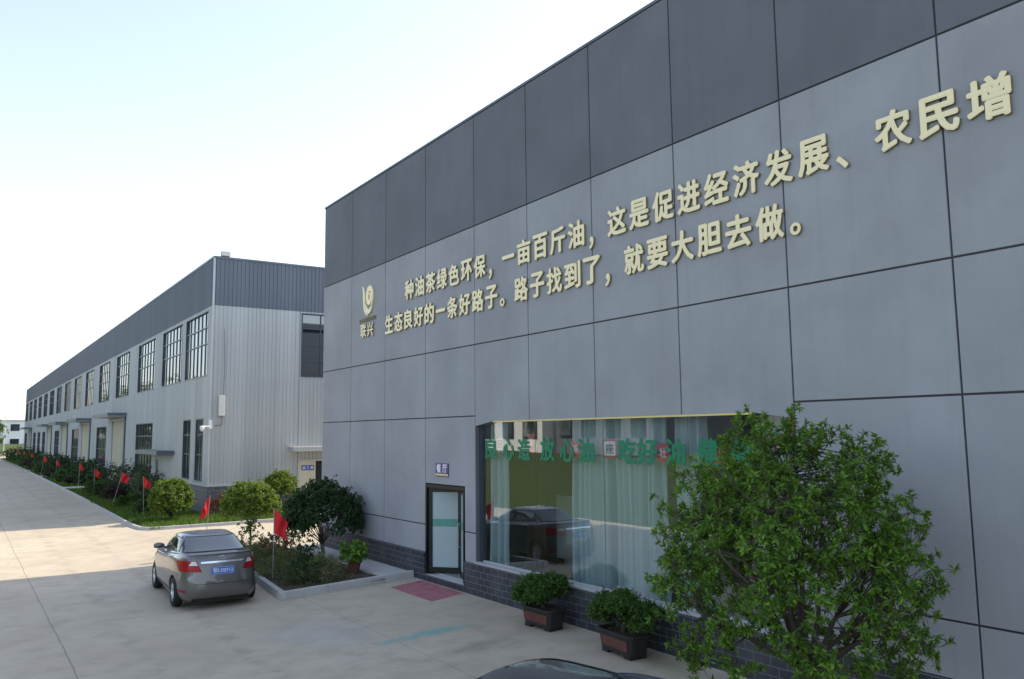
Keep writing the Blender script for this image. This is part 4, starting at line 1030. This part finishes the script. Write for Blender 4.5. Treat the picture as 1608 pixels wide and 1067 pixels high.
def car(label, loc, rz, paint, plate, group=None, scale=1.0):
    t = thing('parked_car', label, 'car', loc, rz, group)
    if scale != 1: t.scale = (scale,)*3
    o = link(bpy.data.objects.new('body', car_body_mesh(paint)), t)
    w_ = o.modifiers.new('wn', 'WEIGHTED_NORMAL') if False else None
    rear = lambda s, e: endp(s, e, -1); front = lambda s, e: endp(s, e, 1)
    def lerp(a, b): return lambda u: a+(b-a)*u
    # screens: black surround, then glass
    for nm, fn in (('rear_window', rear), ('windscreen', front)):
        g_ = patch(fn, 10.15, 13.35, lerp(-.69, -.56), lerp(.69, .56), .006, 10, 16).build(nm, M['plastic'], t, smooth=True, fixn=False)
        patch(fn, 10.45, 13.0, lerp(-.645, -.53), lerp(.645, .53), .010, 10, 16).build('glass', M['cglass'], g_, smooth=True, fixn=False)
    for sg in (-1, 1):
        sf = lambda s, e, sg=sg: side(s, e, sg)
        for nm, a, b, c, d in (('side_window', -1.12, -.12, -.86, -.12), ('side_window', -.06, .78, -.06, .36)):
            g_ = patch(sf, 10.45, 12.95, lerp(a, c), lerp(b, d), .004, 8, 12).build(nm, M['plastic'], t, smooth=True, fixn=False)
            patch(sf, 10.62, 12.75, lerp(a+.06, c+.03), lerp(b-.04, d-.04), .007, 8, 12).build('glass', M['cglass'], g_, smooth=True, fixn=False)
        # door shut lines
        sm = MB()
        for yy in (-.09, .98): 
            q = patch(sf, 3.0, 9.4, yy-.005, yy+.005, .0022, 14, 1); sm.add(q.v, q.f)
        q = patch(sf, 3.9, 9.4, lerp(-.93, -1.06), lerp(-.92, -1.05), .0022, 14, 1); sm.add(q.v, q.f)
        q = patch(sf, 2.1, 2.35, -.95, 1.0, .004, 2, 10); sm.add(q.v, q.f)
        sm.build('door_seam', M['plastic'], t, fixn=False)
        for yy in (-.78, .22):
            h = MB(); p = side(6.9, yy, sg)
            h.tube([p+Vector((-sg*.01, -.09, 0)), p+Vector((sg*.03, -.07, .0)), p+Vector((sg*.03, .07, 0)), p+Vector((-sg*.01, .09, 0))], .013, 8); h.build('door_handle', M['chrome'], t, smooth=True)
        # mirror
        p = side(10.3, .72, sg)
        mo = MB().tube([p+Vector((-sg*.03, 0, 0)), p+Vector((sg*.08, -.01, .03))], [.03, .025], 8)
        prof = [(.001, -.10), (.06, -.09), (.088, -.03), (.09, .02), (.07, .08), (.03, .115), (.001, .12)]
        lm = MB().lathe(prof, 'x', 14); lm.v = [(sg*.17+p.x+a*1.15, p.y+b*.75, p.z+.06+c*.78) for a, b, c in lm.v]
        mo.add(lm.v, lm.f); mo.build('wing_mirror', paint, t, smooth=True)
        # tail lamp wrapping the corner
        ang = lambda deg: R(-90)+sg*R(deg)
        def corner(s, e, sg=sg):     # e: path length proxy in degrees from the rear centre
            return ringpt(s, R(-90)+sg*R(e))
        tl = patch(corner, 5.35, 6.5, lerp(12, 21), lerp(56, 67), .010, 8, 22).build('tail_lamp', M['lampred'], t, smooth=True, fixn=False)
        patch(corner, 6.02, 6.46, lerp(18, 22), lerp(34, 29), .0135, 3, 8).build('clear_lens', M['lampclear'], tl, smooth=True, fixn=False)
        patch(corner, 2.55, 2.85, 40, 58, .008, 2, 8).build('reflector', M['lampred'], t, smooth=True, fixn=False)
        hl = patch(lambda s, e, sg=sg: ringpt(s, R(90)-sg*R(e)), 5.0, 6.4, lerp(34, 36), lerp(64, 74), .008, 6, 14).build('headlamp', M['lampclear'], t, smooth=True, fixn=False)
        for yy in AX:
            wh = bpy.data.objects.new('wheel', None); link(wh, t); wh.location = (sg*.775, yy, .315)
            MB().lathe([(.20, -.09), (.29, -.095), (.31, -.07), (.315, 0), (.31, .07), (.29, .095), (.20, .09), (.20, -.09)], 'x', 36).build('tyre', M['tyre'], wh, smooth=True)
            rm = MB().lathe([(.205, sg*.088), (.19, sg*.075), (.185, sg*.03), (.05, sg*.03)], 'x', 36)
            rm.lathe([(.001, sg*.075), (.05, sg*.07), (.055, sg*.03)], 'x', 16)
            for k in range(10):
                a = 2*math.pi*k/10
                rm.tube([(sg*.062, .04*math.cos(a), .04*math.sin(a)), (sg*.078, .195*math.cos(a), .195*math.sin(a))], [.016, .013], 6)
            rm.build('rim', M['alloy'], wh, smooth=True)
            MB().lathe([(.18, sg*.028), (.001, sg*.026)], 'x', 24).build('brake_disc', M['plastic'], wh)
    # boot lid seams, bumper line, chrome strip, plate, badge
    sm = MB()
    for a in (-.60, .60):
        q = patch(rear, 5.0, 8.9, lerp(a, a*1.08), lerp(a+.008, a*1.08+.008), .002, 10, 1); sm.add(q.v, q.f)
    q = patch(rear, 3.72, 3.80, -.58, .58, .002, 1, 16); sm.add(q.v, q.f)
    q = patch(rear, 10.02, 10.1, -.66, .66, .003, 1, 16); sm.add(q.v, q.f)
    sm.build('boot_seam', M['plastic'], t, fixn=False)
    patch(rear, 1.0, 1.7, -.58, .58, .006, 4, 16).build('bumper_insert', M['plastic'], t, smooth=True, fixn=False)
    patch(rear, 6.22, 6.42, -.44, .44, .012, 2, 16).build('chrome_strip', M['chrome'], t, smooth=True, fixn=False)
    lip = MB(); cr = []
    for x in np.linspace(-.68, .68, 17):
        p = endp(7.6, x, -1); cr.append([p+Vector((0, .05, -.01)), p+Vector((0, -.01, .022)), p+Vector((0, -.035, .016)), p+Vector((0, -.012, -.012))])
    lip.grid(cr, False).build('spoiler', paint, t, smooth=True)
    bdg = MB(); c0 = endp(6.85, 0, -1)
    pts = [(c0.x+.062*math.cos(a), c0.y-.012, c0.z+.034*math.sin(a)) for a in np.linspace(0, 2*math.pi, 25)]
    bdg.tube(pts, .006, 6)
    bdg.tube([(c0.x-.028, c0.y-.012, c0.z-.026), (c0.x-.018, c0.y-.012, c0.z+.026)], .006, 6); bdg.tube([(c0.x+.018, c0.y-.012, c0.z-.026), (c0.x+.028, c0.y-.012, c0.z+.026)], .006, 6)
    bdg.tube([(c0.x-.024, c0.y-.012, c0.z-.002), (c0.x+.024, c0.y-.012, c0.z+.002)], .006, 6)
    bdg.build('badge', M['chrome'], t, smooth=True)
    if plate:
        p0 = endp(5.4, 0, -1)
        pl = MB().box(-.24, .24, -.012, .004, -.08, .08).build('number_plate', M['blue'], t, bevel=.004)
        pl.location = (0, p0.y-.012, p0.z+.005)
        fr2 = MB()
        for (a, b, c, d) in ((-.232, .232, .068, .073), (-.232, .232, -.073, -.068), (-.232, -.227, -.068, .068), (.227, .232, -.068, .068)): fr2.box(a, b, -.0135, -.0118, c, d)
        fr2.build('plate_border', M['white'], pl)
        put_text('plate_lettering', plate, .105, .003, M['white'], (0, -.0135, 0), pl, basis=ON_REAR, wfit=.41, hfit=.1, offset=.002)
    MB().box(-.6, .6, -2.1, 2.1, .16, .19).build('underbody', M['plastic'], t)
    return t
# sedan beside the bed (heading along the lane)
car('bronze-grey four-door car with blue number plate parked beside the flower bed', (5.46, 22.72, -.145), R(-2.5), M['carpaint'], '鄂S·D0713', scale=1.09)
car('blue-black car at the bottom of the photo, only its roof showing', (5.62, 7.40, -.15), R(-78), M['carpaint_dark'], None, scale=1.03)

#%%FAR
# ------------------------------------------------------------------ far background
def far_building(name, label, loc, L, D, Hh, mat, rows, cols, roofmat, face=0, group=None):
    t = thing(name, label, 'building', loc, face, group)
    MB().box(-L/2, L/2, 0, D, 0, Hh).build('wall', M[mat], t)
    MB().box(-L/2-.3, L/2+.3, -.3, D+.3, Hh, Hh+.5).build('roof', M[roofmat], t)
    for r in range(rows):
        for c in range(cols):
            x = -L/2+(c+.5)*L/cols; z = (r+.35)*Hh/rows; w = L/cols*.28; h = Hh/rows*.22
            f = MB().box(x-w, x+w, -.12, .0, z-h*.1, z+h*2).build('window', M['frame'], t)
            MB().box(x-w+.1, x+w-.1, -.16, -.12, z+.05, z+h*2-.1).build('pane', M['fglass'], f)
    return t
far_building('distant_building', 'distant white two-storey building beyond the end of the hall', (24, 310, .0), 40, 14, 9.4, 'white', 2, 9, 'offwhite')
P = []
for yy, z in ((262, -.1), (275, .3), (288, 1.6), (309, 2.2)): P.append([(x, yy, z+.15*math.sin(x*.3)) for x in range(-40, 90, 5)])
tag(MB().grid(P).build('grass_slope', M['field'], smooth=True), kind='structure')
t = thing('roadside_pole', 'thin grey pole standing at the far end of the road', 'pole', (9.3, 235, 0))
MB().tube([(0, 0, -.3), (0, 0, 9.6)], [.12, .07], 8).build('shaft', M['pole'], t); MB().box(-.6, .6, -.04, .04, 9.0, 9.1).build('crossarm', M['pole'], t)
tree('roadside_tree', 'bright green tree cut by the left edge at the far end of the road', 'tree', (5.2, 222, -.1), 5.4, 3.2, 3.4, .2, 1.6, 60, 12, (.5, .16), 'leaf_mid', 900, inner=.4, sig=.22, lper=7, tw=0)
# across the yard, mirrored in the glass
far_building('white_building', 'white flat-roofed building across the yard, mirrored in the big window', (-17, 61, 2.2), 16, 9, 7.5, 'white', 2, 5, 'offwhite', R(90), 'buildings across the yard')
far_building('grey_building', 'dark grey building across the yard, mirrored in the big window', (-18, 47, 2.2), 11, 9, 8, 'dark_stucco', 2, 4, 'sheet_dark', R(90), 'buildings across the yard')
far_building('red_building', 'red-brown building across the yard, mirrored high in the big window', (-30, 44, 2.2), 24, 10, 12, 'red_brick', 3, 7, 'sheet_dark', R(90), 'buildings across the yard')
for i, (x, yy, h, lb) in enumerate(((-13, 150, 12, 'tall leafy tree across the road, mirrored in the upper hall windows'), (-15, 168, 14, 'broad tree across the road beside the tall leafy one'), (-12, 190, 12, 'mid-sized tree across the road opposite the hall middle'), (-16, 215, 15, 'big tree across the road opposite the far gates'), (-14, 245, 14, 'leafy tree across the road opposite the hall end'), (-20, 280, 16, 'farthest tree across the road'))):
    tree('broad_tree', lb, 'tree', (x, yy, .5), h*.58, h*.42, h*.42, .25, 2.2, 50, 10, (.8, .3), 'leaf_mid', 950+i*9, inner=.4, sig=.22, lper=6, tw=0, group='trees across the road')
